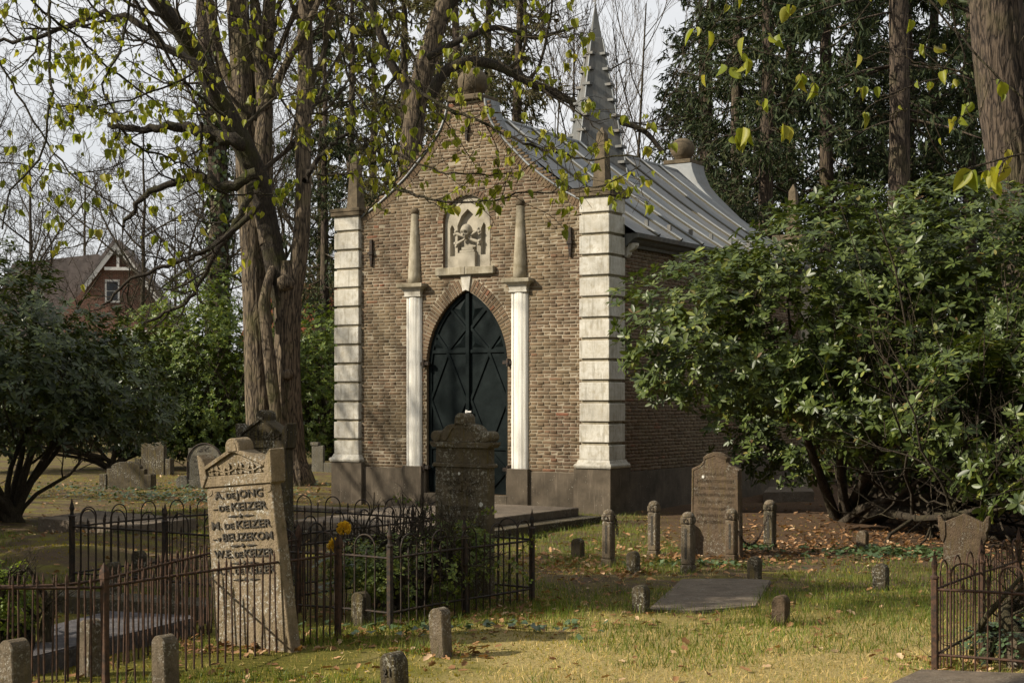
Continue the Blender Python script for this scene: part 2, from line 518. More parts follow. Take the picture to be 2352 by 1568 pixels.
def mk_leaf(name, stops, trans=.35, rough=.5, spec=.4, tcol=None, var=.5):
    t = NT(name)
    c = t.ramp(t.rand(), stops)
    c = t.mix(var, c, t.ramp(t.noise(1.3, 3), [(.35, .6), (.65, 1.3)]), 'MULTIPLY')
    t.col(c); t.rough(rough); t.b.inputs['Specular IOR Level'].default_value = spec
    if trans > 0:
        tr = t.new('ShaderNodeBsdfTranslucent')
        t.l.new(t.mix(1.0, c, tcol or (1.3, 1.25, .6), 'MULTIPLY'), tr.inputs['Color'])
        ms = t.new('ShaderNodeMixShader'); ms.inputs[0].default_value = trans
        t.l.new(t.b.outputs[0], ms.inputs[1]); t.l.new(tr.outputs[0], ms.inputs[2]); t.l.new(ms.outputs[0], t.o.inputs['Surface'])
    MAT[name] = t.m
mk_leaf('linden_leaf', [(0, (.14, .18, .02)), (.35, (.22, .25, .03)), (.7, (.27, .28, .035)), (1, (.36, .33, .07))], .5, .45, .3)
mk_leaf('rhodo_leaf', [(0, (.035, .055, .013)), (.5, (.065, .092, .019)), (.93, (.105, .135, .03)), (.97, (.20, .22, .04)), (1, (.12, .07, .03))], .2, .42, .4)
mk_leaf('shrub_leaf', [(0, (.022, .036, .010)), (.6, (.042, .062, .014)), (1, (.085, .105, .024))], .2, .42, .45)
mk_leaf('hedge_leaf', [(0, (.055, .09, .014)), (.6, (.105, .15, .022)), (1, (.18, .21, .035))], .3, .45, .4)
mk_leaf('fresh_leaf', [(0, (.10, .16, .02)), (1, (.20, .25, .03))], .45, .5, .3)
mk_leaf('bramble_leaf', [(0, (.07, .105, .02)), (.8, (.15, .19, .03)), (1, (.22, .22, .045))], .3, .5, .35)
mk_leaf('ivy_leaf', [(0, (.035, .065, .025)), (1, (.09, .13, .05))], .15, .35, .5)
mk_leaf('spruce', [(0, (.018, .030, .012)), (.6, (.032, .047, .016)), (1, (.058, .066, .022))], .12, .7, .2)
mk_leaf('larch', [(0, (.07, .062, .03)), (.5, (.10, .085, .038)), (.8, (.075, .085, .028)), (1, (.13, .10, .05))], .2, .8, .2)
mk_leaf('grass', [(0, (.13, .17, .022)), (.28, (.21, .22, .03)), (.4, (.34, .28, .07)), (.6, (.55, .40, .15)), (1, (.70, .53, .24))], .3, .6, .3)
mk_leaf('green_grass', [(0, (.07, .115, .015)), (.6, (.13, .18, .022)), (1, (.25, .24, .05))], .35, .55, .35)
mk_leaf('moss_tuft', [(0, (.16, .15, .012)), (.6, (.26, .215, .02)), (1, (.36, .28, .035))], .3, .9, .1)
mk_leaf('litter', [(0, (.15, .075, .035)), (.5, (.27, .145, .065)), (.85, (.38, .22, .11)), (1, (.52, .38, .24))], .15, .8, .2)
mk_leaf('yellow_flower', [(0, (.62, .36, .02)), (1, (.80, .52, .04))], .2, .6, .3)

def plain(name, c, rough=.7, noise_=.25, sc=8, metal=0):
    t = NT(name)
    t.col(t.mix(1.0, c, t.ramp(t.noise(sc, 5, .6), [(.3, 1 - noise_), (.7, 1 + noise_)]), 'MULTIPLY')); t.rough(rough)
    t.b.inputs['Metallic'].default_value = metal; MAT[name] = t.m
plain('white_wood', (.62, .60, .56), .5, .12)
plain('house_tile', (.13, .11, .10), .8, .3, 3)
plain('red_tile', (.30, .10, .05), .8, .3, 3)
plain('lichen_white', (.6, .58, .52), .9, .2, 40)
t = NT('house_brick')
bt = t.new('ShaderNodeTexBrick'); bt.inputs['Color1'].default_value = (.17, .07, .045, 1); bt.inputs['Color2'].default_value = (.11, .05, .036, 1); bt.inputs['Mortar'].default_value = (.22, .17, .13, 1)
bt.inputs['Scale'].default_value = 1.0; bt.inputs['Brick Width'].default_value = .22; bt.inputs['Row Height'].default_value = .065; bt.inputs['Mortar Size'].default_value = .008
cmb = t.new('ShaderNodeCombineXYZ'); sp = t.sep(t.obj()); t.l.new(sp[0], cmb.inputs[0]); t.l.new(sp[2], cmb.inputs[1]); t.l.new(cmb.outputs[0], bt.inputs['Vector'])
t.col(bt.outputs['Color']); MAT['house_brick'] = t.m
t = NT('window_glass'); t.col((.03, .035, .04)); t.rough(.05); t.b.inputs['Specular IOR Level'].default_value = .8; MAT['window_glass'] = t.m

# ground: soil, moss, dry straw and litter tones with shapes of their own
t = NT('ground')
xyz = t.sep(t.pos())
n1 = t.noise(.55, 5, .6); n2 = t.noise(2.4, 6, .65); n3 = t.noise(30, 5, .7); n4 = t.noise(140, 3, .7)
soil = t.mix(n3, (.075, .05, .028), (.16, .105, .055))
moss = t.mix(n3, (.10, .10, .012), (.26, .225, .028))
straw = t.mix(t.ramp(n3, [(.3, 0.), (.7, 1.)]), (.33, .25, .09), (.60, .46, .20))
fy = t.math('ADD', t.math('MULTIPLY', t.math('SUBTRACT', xyz[1], 12.6), -.75), t.math('MULTIPLY', t.math('SUBTRACT', n2, .5), 3.0))
fx = t.math('ADD', t.math('MULTIPLY', t.math('ADD', xyz[0], 0.9), 1.1), t.math('MULTIPLY', t.math('SUBTRACT', n2, .5), 3.0))
fstraw = t.math('MULTIPLY', t.math('MINIMUM', t.math('MAXIMUM', fy, 0), 1), t.math('MINIMUM', t.math('MAXIMUM', fx, 0), 1))
c = t.mix(t.ramp(n2, [(.44, 0.), (.6, 1.)]), soil, moss)
c = t.mix(t.ramp(n1, [(.45, 0.), (.6, .7)]), c, soil)
near = t.math('MULTIPLY', t.math('SUBTRACT', 13.5, xyz[1]), .5, True)
c = t.mix(near, c, moss)
c = t.mix(t.math('MULTIPLY', fstraw, .8), c, straw)
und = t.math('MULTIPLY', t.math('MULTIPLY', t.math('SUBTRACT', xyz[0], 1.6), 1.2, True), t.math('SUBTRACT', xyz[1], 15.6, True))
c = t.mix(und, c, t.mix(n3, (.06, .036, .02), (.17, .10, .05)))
c = t.mix(1.0, c, t.ramp(n4, [(.25, .45), (.75, 1.35)]), 'MULTIPLY')
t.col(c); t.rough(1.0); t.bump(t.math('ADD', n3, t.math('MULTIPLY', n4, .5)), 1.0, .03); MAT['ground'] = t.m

# ------------------------------------------------------------------ photograph rays -> places on the ground
PHI = R(32.1)
CP, SP = math.cos(PHI), math.sin(PHI)
RX = np.array([CP, -SP, 0.0]); DY = np.array([SP, CP, 0.0])   # chapel axes: along the front, into the depth
def px(u, v, Y):
    return np.array([(u - 1176) / FPX * Y, Y, CAMH + (HORZ - v) / FPX * Y])
def gp(u, v, z=0.0):
    Y = FPX * (CAMH - z) / (v - HORZ)
    return np.array([(u - 1176) / FPX * Y, Y, z])
CH0 = np.array([1.4617, 22.5379, 0]) - RX * 2.64             # middle of the chapel front
def chapel_local(x, y):
    dx, dy = x - CH0[0], y - CH0[1]
    return dx * RX[0] + dy * RX[1], dx * DY[0] + dy * DY[1]

SLABS = []     # convex outlines (x, y) where no grass grows
def on_slab(x, y, pad=0.0):
    lx, ly = chapel_local(x, y)
    m = (np.abs(lx) < 2.75 + pad) & (ly > -0.02 - pad) & (ly < 8.5)
    for P in SLABS:
        ins = np.ones(np.shape(x), bool)
        c = P.mean(0)
        for a, b in zip(P, np.roll(P, -1, 0)):
            e = b - a; n_ = np.array([-e[1], e[0]]) / np.hypot(*e)
            if np.dot(c - a, n_) < 0: n_ = -n_
            ins &= ((x - a[0]) * n_[0] + (y - a[1]) * n_[1]) > -pad
        m |= ins
    return m

def gz(x, y):
    x = np.asarray(x, float); y = np.asarray(y, float)
    h = (fbm(x * .7 + 9, y * .7 + 4) - .5) * .09 + (fbm(x * 3.1, y * 3.1 + 8) - .5) * .03
    # mossy hummocks at the foot of the left shrubs
    h = h + .16 * np.exp(-(((x + 5.3) / 1.0) ** 2 + ((y - 17.6) / 1.3) ** 2)) + .12 * np.exp(-(((x + 4.6) / .7) ** 2 + ((y - 16.2) / .6) ** 2))
    near = np.clip((np.hypot(x, y) - 90) / 60, 0, 1)
    return h * (1 - near) - .015

# ------------------------------------------------------------------ ground
xs = np.concatenate([[-900, -400, -180, -90, -50, -32, -24, -18], np.arange(-14, 14.01, .14), [18, 24, 32, 50, 90, 180, 400, 900]])
ys = np.concatenate([[-60, -20, 0, 4, 6], np.arange(7, 34.01, .14), [36, 38, 41, 45, 50, 60, 75, 100, 150, 250, 500, 1200]])
gx, gy = np.meshgrid(xs, ys)
gv = np.stack([gx, gy, gz(gx, gy)], -1).reshape(-1, 3)
nx, ny = len(xs), len(ys)
i = np.arange(nx - 1)[None, :] + np.arange(ny - 1)[:, None] * nx
gf = np.stack([i, i + 1, i + 1 + nx, i + nx], -1).reshape(-1, 4)
tag(link('ground', mesh_np('ground', gv, [gf], MAT['ground'], True)), kind='structure')

# ------------------------------------------------------------------ chapel
chapel = empty('chapel', CH0, -PHI, 'brown brick cemetery chapel with pale stone quoins, black arched door and zinc roof', 'chapel')
BF = .10          # brick face plane
GAB = [(.34, 6.40), (.345, 6.33), (.38, 6.20), (.48, 5.98), (.64, 5.79), (.88, 5.55), (1.14, 5.30), (1.46, 5.06), (1.81, 4.83), (2.10, 4.68)]
DH, DSPR, DA = .765, 2.25, .5275; DBOT = .22
NH, NSPR, NA = .445, 4.50, -.024; NBOT = 3.79
def arch_half(z, half, spr, a, off=0.0):
    Rr = half + a + off
    if z <= spr: return half + off
    q = Rr * Rr - (z - spr) ** 2
    if q <= 0: return 0.0
    return max(0.0, math.sqrt(q) - a)
def arch_outline(half, spr, a, zb, n=14, off=0.0):
    """closed outline, counter clockwise from bottom right"""
    Rr = half + a + off
    top = math.acos(max(-1, min(1, a / Rr)))
    right = [(half + off, zb)] + [(Rr * math.cos(top * k / n) - a, spr + Rr * math.sin(top * k / n)) for k in range(n + 1)]
    right[-1] = (0.0, right[-1][1])
    return right + [(-x, z) for x, z in reversed(right[:-1])]
def gab_half(z, off=0.0):
    P = np.array(GAB)
    if off:
        T = norm(np.gradient(P, axis=0)); Nn = np.stack([T[:, 1], -T[:, 0]], 1)
        P = P + Nn * off
    P = P[::-1]
    if z <= P[0, 1]: return 2.085
    if z > P[-1, 1]: return 0.0
    return float(np.interp(z, P[:, 1], P[:, 0]))

# -- front wall: mortar bed with openings, then bricks
outer = [(-2.3, 0), (2.3, 0), (2.3, 4.55)] + [(x, z) for x, z in reversed(GAB)] + [(-x, z) for x, z in GAB] + [(-2.3, 4.55)]
door_o = arch_outline(DH, DSPR, DA, DBOT)
nich_o = arch_outline(NH, NSPR, NA, NBOT)
polys = [[Vector((x, z, 0)) for x, z in p] for p in (outer, door_o, nich_o)]
tris = geometry.tessellate_polygon(polys)
allp = [p for q in polys for p in q]
V = np.array([(p.x, BF + .006, p.y) for p in allp])
wall = link('front_wall', mesh_np('front_wall', V, [np.array(tris)], MAT['mortar']), chapel)
def strip(name, pts, y0, y1, mat, parent, closed=True):
    n = len(pts)
    V = np.array([(x, y0, z) for x, z in pts] + [(x, y1, z) for x, z in pts])
    F = [(a, (a + 1) % n, (a + 1) % n + n, a + n) for a in range(n if closed else n - 1)]
    return link(name, mesh_np(name, V, [np.array(F)], mat), parent)
strip('door_reveal', door_o, BF - .002, BF + .12, MAT['brick'], wall)
strip('niche_reveal', nich_o, BF - .002, BF + .16, MAT['brick'], wall)

def brick_verts(x0, x1, z0, z1, yf, g, depth=.03, ch=.005, jit=.0022):
    n = len(x0)
    j = lambda s=jit: g.normal(size=n) * s
    def ring(ix, y):
        a = [np.stack([x0 + ix + j(), y + j(.0013), z0 + ix + j()], -1), np.stack([x1 - ix + j(), y + j(.0013), z0 + ix + j()], -1),
             np.stack([x1 - ix + j(), y + j(.0013), z1 - ix + j()], -1), np.stack([x0 + ix + j(), y + j(.0013), z1 - ix + j()], -1)]
        return np.stack(a, 1)
    y = np.full(n, yf) + g.normal(size=n) * .0022
    V = np.concatenate([ring(ch, y), ring(0, y + ch), ring(0, y + depth)], 1)
    return V
BRF = np.array([(0, 1, 2, 3)] + [(4 + i, 4 + (i + 1) % 4, (i + 1) % 4, i) for i in range(4)] + [(8 + i, 8 + (i + 1) % 4, 4 + (i + 1) % 4, 4 + i) for i in range(4)])
def bricks_mesh(V):
    n = len(V)
    F = BRF[None] + (np.arange(n) * 12)[:, None, None]
    return V.reshape(-1, 3), F.reshape(-1, 4)

CRS, JT = .0535, .0115
HW, SW = .1165, .233
def lay(zs, intervals):
    out_ = []
    for k, z in enumerate(zs):
        st = (k % 2 == 0)
        pit = SW if st else HW
        off = (0 if (k // 2) % 2 == 0 else SW / 2) if st else HW / 2 * .5
        for a, b in intervals(z + CRS / 2):
            if b - a < .03: continue
            i0 = math.floor((a - off) / pit)
            x = off + i0 * pit
            while x < b:
                l, r_ = max(x, a) + JT / 2, min(x + pit, b) - JT / 2
                if r_ - l > .02:
                    full = (x >= a - 1e-6 and x + pit <= b + 1e-6)
                    out_.append((l, r_, z + JT / 2, z + CRS - JT / 2, 1 if full else 0, 1 if st else 0))
                x += pit
    return np.array(out_)
RINGW, NRING = .215, .115
def front_iv(z):
    e = gab_half(z, -.105 if z > 4.6 else 0)
    cuts = []
    d = arch_half(z, DH, DSPR, DA, RINGW if z > DSPR else .003)
    if z < 3.69 and d > 0: cuts.append((-d, d))
    if 3.66 < z < 3.79: cuts.append((-.53, .53))
    if z >= 3.79:
        w = arch_half(z, NH, NSPR, NA, NRING if z > NSPR else .003)
        if w > 0: cuts.append((-w, w))
    if z < 3.40: cuts += [(-1.15, -.89), (.89, 1.15)]
    if z < .655: cuts += []
    iv = [(-e, e)]
    for c0, c1 in cuts:
        nv = []
        for a, b in iv:
            if c1 <= a or c0 >= b: nv.append((a, b)); continue
            if c0 > a: nv.append((a, c0))
            if c1 < b: nv.append((c1, b))
        iv = nv
    return iv
zs = np.arange(.60, 6.36, CRS)
B = lay(zs, front_iv)
g = np.random.default_rng(2)
cand = np.where((B[:, 4] == 1) & (B[:, 0] > 1.22) & (B[:, 2] > .7))[0]
single = set(cand[:298].tolist())
rest = np.array([q for q in range(len(B)) if q not in single])
V, F = bricks_mesh(brick_verts(B[rest, 0], B[rest, 1], B[rest, 2], B[rest, 3], BF, g))
tag(link('brickwork', mesh_np('brickwork', V, [F], MAT['brick']), wall), kind='stuff')
proto = {}
for st in (0, 1):
    w = (SW if st else HW) - JT
    proto[st] = []
    for q in range(10):
        V = brick_verts(np.array([-w / 2]), np.array([w / 2]), np.array([-(CRS - JT) / 2]), np.array([(CRS - JT) / 2]), 0.0, g)
        V, F = bricks_mesh(V)
        proto[st].append(mesh_np('brick', V, [F], MAT['brick']))
for q in sorted(single):
    b = B[q]
    link('brick', proto[int(b[5])][g.integers(10)], wall, ((b[0] + b[1]) / 2, BF, (b[2] + b[3]) / 2), (0, g.normal() * .004, 0))

def ring_bricks(name, half, spr, a, width, pitch, parent, split, mat, skip=0.0, yoff=0.0):
    """radial bricks of a pointed arch, each its own object"""
    Rr = half + a
    rm = Rr + width / 2
    top = math.acos(max(-1, min(1, a / rm)))
    n = int(round(top * rm / pitch)); st = top / n
    for sgn in (1, -1):
        for k in range(n):
            th = (k + .5) * st
            cx = Rr * math.cos(th) - a; cz = spr + Rr * math.sin(th)
            if cx < skip: continue
            segs = [(0, width)] if (k % 2 == 0 or not split) else [(0, width * .5), (width * .5, width)]
            for s0, s1 in segs:
                r0, r1 = Rr + s0 + JT / 2, Rr + s1 - JT / 2
                pts = []
                for rr, sg in ((r0, -1), (r1, -1), (r1, 1), (r0, 1)):
                    tt = th + sg * (st / 2 - JT / 2 / rr)
                    pts.append((sgn * (rr * math.cos(tt) - a) + g.normal() * .001, spr + rr * math.sin(tt) + g.normal() * .001))
                if sgn < 0: pts.reverse()
                bm = bmesh.new()
                add_prism(bm, pts, BF - .003 + yoff + g.normal() * .0015, BF + .03, .004)
                bm_obj(name, bm, mat, parent)
ring_bricks('voussoir', DH, DSPR, DA, RINGW, .058, wall, True, MAT['brick'], skip=.075)
ring_bricks('voussoir', NH, NSPR, NA, NRING, .058, wall, False, MAT['brick'])
prism('keystone', [(-.062, 3.405), (0, 3.43), (.062, 3.405), (.10, 3.665), (-.10, 3.665)], BF - .02, BF + .05, MAT['limestone'], wall, .005)

# verge bricks along the curved gable
for sgn in (1, -1):
    P = resample(np.array(GAB), 60)
    d = np.concatenate([[0], np.cumsum(np.linalg.norm(np.diff(P, axis=0), axis=1))])
    n = int(d[-1] / .056)
    for k in range(n):
        s = (k + .5) / n * d[-1]
        q = np.array([np.interp(s, d, P[:, 0]), np.interp(s, d, P[:, 1])]); q2 = np.array([np.interp(s + .01, d, P[:, 0]), np.interp(s + .01, d, P[:, 1])])
        T = (q2 - q) / max(np.linalg.norm(q2 - q), 1e-6)
        if np.linalg.norm(q2 - q) < 1e-5: continue
        Nn = np.array([-T[1], T[0]]);
        if Nn[1] > 0: Nn = -Nn
        h_ = .0235
        pts = [q - T * h_ + Nn * .004, q - T * h_ + Nn * .108, q + T * h_ + Nn * .108, q + T * h_ + Nn * .004]
        if pts[0][0] > 2.09: continue
        pts = [(sgn * p[0], p[1]) for p in pts]
        bm = bmesh.new(); add_prism(bm, pts, BF - .006 + g.normal() * .001, BF + .04, .004)
        bm_obj('verge_brick', bm, MAT['brick'], wall)
# zinc flashing over the gable edge
for sgn in (1, -1):
    P = resample(np.array([(.335, 6.41)] + GAB[1:] + [(2.13, 4.665)]), 40)
    T = norm(np.gradient(P, axis=0)); Nn = np.stack([-T[:, 1], T[:, 0]], 1); Nn *= np.where(Nn[:, 1:2] < 0, -1, 1)
    lo, hi = P + Nn * .004, P + Nn * .03
    V = []; F = []
    for (a, b) in zip(lo, hi):
        V += [(sgn * a[0], .075, a[1]), (sgn * b[0], .075, b[1]), (sgn * b[0], .50, b[1]), (sgn * a[0], .50, a[1])]
    for k in range(len(P) - 1):
        for e in range(4): F.append((4 * k + e, 4 * k + (e + 1) % 4, 4 * k + 4 + (e + 1) % 4, 4 * k + 4 + e))
    link('gable_flashing', mesh_np('gable_flashing', np.array(V), [np.array(F)], MAT['zinc']), chapel)
# back of the front gable
prism('gable_back', [(-2.2, 3.9), (2.2, 3.9)] + list(reversed(GAB)) + [(-x, z) for x, z in GAB], .16 + .12, .48, MAT['zinc_dark'], chapel)

# -- plinth
for nm, a, b, y in (('plinth_wall', -2.02, -.765, .06), ('plinth_wall', .765, 2.02, .06)):
    box(nm, a, b, y, .4, -.15, .60, MAT['plinth_stone'], chapel, .006)
box('door_step', -.79, .79, .05, .4, -.15, .215, MAT['plinth_stone'], chapel, .008)
for s in (-1, 1):
    box('pilaster_plinth', s * 1.0 - .19, s * 1.0 + .19, .012, .38, -.15, .64, MAT['plinth_stone'], chapel, .008)
    x0, x1 = sorted((s * 2.0, s * 2.64))
    box('corner_plinth', x0, x1, 0, .64, -.15, .68, MAT['plinth_stone'], chapel, .01)
    # moulded base
    bm = bmesh.new()
    cx, cy = s * 2.34, .285
    rects = []
    for hw, z in ((.305, .68), (.315, .70), (.318, .72), (.305, .742), (.285, .75), (.28, .765), (.268, .79), (.262, .805)):
        rects.append((cx - hw, cx + hw, cy - hw, cy + hw, z))
    add_frustum(bm, rects); bm_obj('base_moulding', bm, MAT['limestone'], chapel)
    # quoin core and blocks
    box('quoin_core', cx - .222, cx + .222, cy - .222, cy + .222, .8, 4.74, MAT['old_limestone'], chapel)
    zz = [.805] + [1.045 + .3125 * k for k in range(12)] + [4.735]
    me = {}
    for k in range(len(zz) - 1):
        z0, z1 = zz[k] + (.0 if k == 0 else .022), zz[k + 1] - (.0 if k == len(zz) - 2 else .022)
        key = round(z1 - z0, 3)
        if key not in me:
            bm = bmesh.new(); add_box(bm, -.255, .255, -.255, .255, -(z1 - z0) / 2, (z1 - z0) / 2, .009, 2)
            m_ = bpy.data.meshes.new('quoin'); bm.to_mesh(m_); bm.free(); m_.materials.append(MAT['limestone']); me[key] = m_
        link('quoin', me[key], chapel, (cx + g.normal() * .001, cy + g.normal() * .002, (z0 + z1) / 2))
    # cap and obelisk
    bm = bmesh.new(); add_box(bm, cx - .30, cx + .30, cy - .30, cy + .30, 4.735, 4.80, .008); add_box(bm, cx - .31, cx + .31, cy - .31, cy + .31, 4.802, 4.86, .008)
    bm_obj('pillar_cap', bm, MAT['ball_stone'], chapel)
    bm = bmesh.new()
    add_frustum(bm, [(cx - .112, cx + .112, cy - .112, cy + .112, 4.86), (cx - .108, cx + .108, cy - .108, cy + .108, 4.9), (cx - .062, cx + .062, cy - .062, cy + .062, 5.70), (cx - .004, cx + .004, cy - .004, cy + .004, 5.80)])
    bm_obj('obelisk', bm, MAT['ball_stone'], chapel)
# rear corner pillars with obelisks
for s in (-1, 1):
    cx, cy = s * 2.34, 7.95
    box('rear_pillar', cx - .26, cx + .26, cy - .26, cy + .26, -.1, 4.735, MAT['old_limestone'], chapel, .01)
    box('pillar_cap', cx - .31, cx + .31, cy - .31, cy + .31, 4.737, 4.86, MAT['ball_stone'], chapel, .01)
    bm = bmesh.new()
    add_frustum(bm, [(cx - .112, cx + .112, cy - .112, cy + .112, 4.86), (cx - .066, cx + .066, cy - .066, cy + .066, 5.72), (cx - .004, cx + .004, cy - .004, cy + .004, 5.86)])
    bm_obj('obelisk', bm, MAT['ball_stone'], chapel)

# -- gable top slab and balls
def ball(cy, zb):
    box('gable_slab', -.30, .30, cy - .28, cy + .28, zb, zb + .085, MAT['ball_stone'], chapel, .012)
    prof = [(.0, .0), (.10, .004), (.15, .03)] + [(.245 * math.cos(a), .235 + .232 * math.sin(a)) for a in np.linspace(-.85, .80, 12)] + [(.168, .405), (.16, .412), (.10, .445), (.0, .462)]
    bm = bmesh.new(); add_lathe(bm, [(r_, z + zb + .085) for r_, z in prof], 0, cy, 32)
    bm_obj('stone_ball', bm, MAT['ball_stone'], chapel, True)
ball(.29, 6.41)
# rear gable, clad in zinc
prism('rear_gable', [(-2.3, 3.9), (2.3, 3.9), (2.3, 4.55)] + [(x, z) for x, z in reversed(GAB)] + [(-x, z) for x, z in GAB] + [(-2.3, 4.55)], 7.62, 8.2, MAT['zinc'], chapel, .01)
ball(7.92, 6.41)

# -- pilasters, capitals and slender columns
for s in (-1, 1):
    cx = s * 1.0
    bm = bmesh.new()
    sec = [(-.15, .2), (-.15, .085), (-.13, .065), (-.105, .05), (-.085, .062), (-.078, .052), (-.05, .040), (0, .034), (.05, .040), (.078, .052), (.085, .062), (.105, .05), (.13, .065), (.15, .085), (.15, .2)]
    lo = [bm.verts.new((cx + x, y, .64)) for x, y in sec]; hi = [bm.verts.new((cx + x, y, 3.37)) for x, y in sec]
    for k in range(len(sec) - 1): bm.faces.new((lo[k], lo[k + 1], hi[k + 1], hi[k]))
    bm.faces.new(hi); p_ = bm_obj('pilaster', bm, MAT['white_paint_stone'], chapel)
    bm = bmesh.new()
    rc = []
    for hw, pr, z in ((.155, .03, 3.352), (.165, .022, 3.36), (.165, .022, 3.376), (.152, .03, 3.384), (.158, .025, 3.43), (.185, .0, 3.475), (.225, -.04, 3.50)):
        rc.append((cx - hw, cx + hw, pr, .2, z))
    add_frustum(bm, rc); bm_obj('capital', bm, MAT['limestone'], p_)
    box('abacus', cx - .25, cx + .25, -.062, .2, 3.502, 3.565, MAT['old_limestone'], p_, .012, 2)
    bm = bmesh.new(); add_lathe(bm, [(.118, 3.565), (.116, 3.70), (.066, 4.68), (.05, 4.70)], cx, .115, 22)
    c_ = bm_obj('column', bm, MAT['old_limestone'], chapel, True)
    bm = bmesh.new(); add_lathe(bm, [(.0, 4.672)] + [(.082 * math.cos(a), 4.735 + .068 * math.sin(a)) for a in np.linspace(-1.2, 1.2, 9)] + [(.0, 4.803)], cx, .115, 20)
    bm_obj('finial_ball', bm, MAT['ball_stone'], c_, True)

# -- niche with skull and crossbones
nic = empty('niche_relief'); nic.parent = chapel
panel_o = arch_outline(NH - .002, NSPR, NA, NBOT)
cl = [(-.20, 4.02), (.16, 4.02), (.175, 4.46), (.11, 4.61), (-.01, 4.715), (-.13, 4.61), (-.205, 4.46)]
ll = [(-.345, 3.98), (-.25, 3.98), (-.245, 4.36), (-.275, 4.44), (-.31, 4.48), (-.345, 4.42)]
rl = [(.235, 3.98), (.33, 3.98), (.33, 4.44), (.295, 4.49), (.245, 4.40)]
polys = [[Vector((x, z, 0)) for x, z in p] for p in (panel_o, cl, ll, rl)]
tris = geometry.tessellate_polygon(polys); allp = [p for q in polys for p in q]
link('relief_panel', mesh_np('relief_panel', np.array([(p.x, BF + .055, p.y) for p in allp]), [np.array(tris)], MAT['relief_stone']), nic)
for p in (cl, ll, rl): strip('recess_edge', p, BF + .055, BF + .135, MAT['relief_stone'], nic)
prism('relief_back', panel_o, BF + .135, BF + .18, MAT['relief_stone'], nic)
bm = bmesh.new(); add_box(bm, -.15, .17, BF - .01, BF + .12, 3.79, 4.02, .006); add_box(bm, -.13, .15, BF + .0, BF + .12, 4.021, 4.06, .006); add_box(bm, -.10, .12, BF + .01, BF + .12, 4.061, 4.11, .006)
bm_obj('carved_tomb', bm, MAT['relief_stone'], nic)
# skull
nu, nv = 40, 30
th, ph = np.meshgrid(np.linspace(0, 2 * math.pi, nu, endpoint=False), np.linspace(.02, math.pi - .02, nv))
X = np.sin(ph) * np.sin(th); Yv = -np.sin(ph) * np.cos(th); Z = np.cos(ph)
rx = np.where(Z < -.15, .072 - .02 * np.clip((-Z - .15) / .5, 0, 1), .078)
x = X * rx; z = Z * .105; y = Yv * .085
def dent(cx, cz, sx, sz, dep):
    global y
    m = Yv < 0
    y = y + m * dep * np.exp(-(((x - cx) / sx) ** 2 + ((z - cz) / sz) ** 2) ** 1.5)
dent(-.03, -.012, .019, .017, .04); dent(.03, -.012, .019, .017, .04); dent(0, -.046, .009, .016, .03); dent(-.055, -.062, .018, .02, .03); dent(.055, -.062, .018, .02, .03); dent(0, -.082, .034, .003, .012)
Vs = np.stack([x * 1.25 + .01, y * 1.2 + BF - .005, z * 1.2 + 4.345], -1).reshape(-1, 3)
ii = np.arange(nv - 1)[:, None] * nu + np.arange(nu)[None]; jj = np.arange(nv - 1)[:, None] * nu + (np.arange(nu)[None] + 1) % nu
link('skull', mesh_np('skull', Vs, [np.stack([ii, jj, jj + nu, ii + nu], -1).reshape(-1, 4)], MAT['relief_stone'], True), nic)
for p0, p1 in (((-.20, 4.335), (.25, 4.17)), ((-.19, 4.15), (.24, 4.36))):
    a = Acc()
    p0 = np.array(p0); p1 = np.array(p1); dr = (p1 - p0) / np.linalg.norm(p1 - p0); nn = np.array([-dr[1], dr[0]])
    tt = np.linspace(0, 1, 13)
    P = np.stack([p0[0] + tt * (p1 - p0)[0], np.full(13, BF - .01), p0[1] + tt * (p1 - p0)[1]], -1)[None]
    rr = np.array([.02, .027, .026, .021, .018, .017, .017, .017, .018, .021, .026, .027, .02])[None]
    a.add(*tubes(P, rr, 10))
    for e in (p0, p1):
        for sg in (-1, 1):
            c_ = e + nn * sg * .024
            V_ = []
            for pz in np.linspace(-1.5, 1.5, 7):
                for k in range(10):
                    an = 2 * math.pi * k / 10
                    V_.append((c_[0] + .028 * math.cos(pz) * math.cos(an), BF - .01 + .028 * math.cos(pz) * math.sin(an), c_[1] + .028 * math.sin(pz)))
            F_ = [(q * 10 + k, q * 10 + (k + 1) % 10, q * 10 + 10 + (k + 1) % 10, q * 10 + 10 + k) for q in range(6) for k in range(10)]
            a.add(np.array(V_), np.array(F_))
    link('crossbone', a.mesh('crossbone', MAT['relief_stone'], True), nic)
box('niche_sill', -.555, .01, .03, .16, 3.668, 3.788, MAT['old_limestone'], nic, .008)
box('niche_sill', .013, .545, .032, .16, 3.669, 3.787, MAT['old_limestone'], nic, .008)

# -- door
door = empty('arched_door'); door.parent = chapel
DYF = BF + .075
def half_outline(off, zb, x0):
    o = [p for p in arch_outline(DH - off, DSPR, DA, zb, 14) if p[0] >= -1e-6]
    o = [(max(x, x0), z) for x, z in o]
    return [(x0, zb)] + o if o[0][0] > x0 else o
def bat(bm, p, q, w=.032, y0=DYF - .022, y1=DYF + .01):
    p = np.array(p); q = np.array(q); T = (q - p) / np.linalg.norm(q - p); Nn = np.array([-T[1], T[0]]) * w
    add_prism(bm, [tuple(p - Nn), tuple(q - Nn), tuple(q + Nn), tuple(p + Nn)], y0, y1, .008)
def pyr(bm, pts, h):
    c_ = np.mean(np.array(pts), axis=0)
    pts = [tuple(c_ + (np.array(p) - c_) * .80) for p in pts]
    vs = [bm.verts.new((x, DYF - .001, z)) for x, z in pts]; ap = bm.verts.new((c_[0], DYF - h, c_[1]))
    for k in range(len(vs)): bm.faces.new((vs[k], vs[(k + 1) % len(vs)], ap))
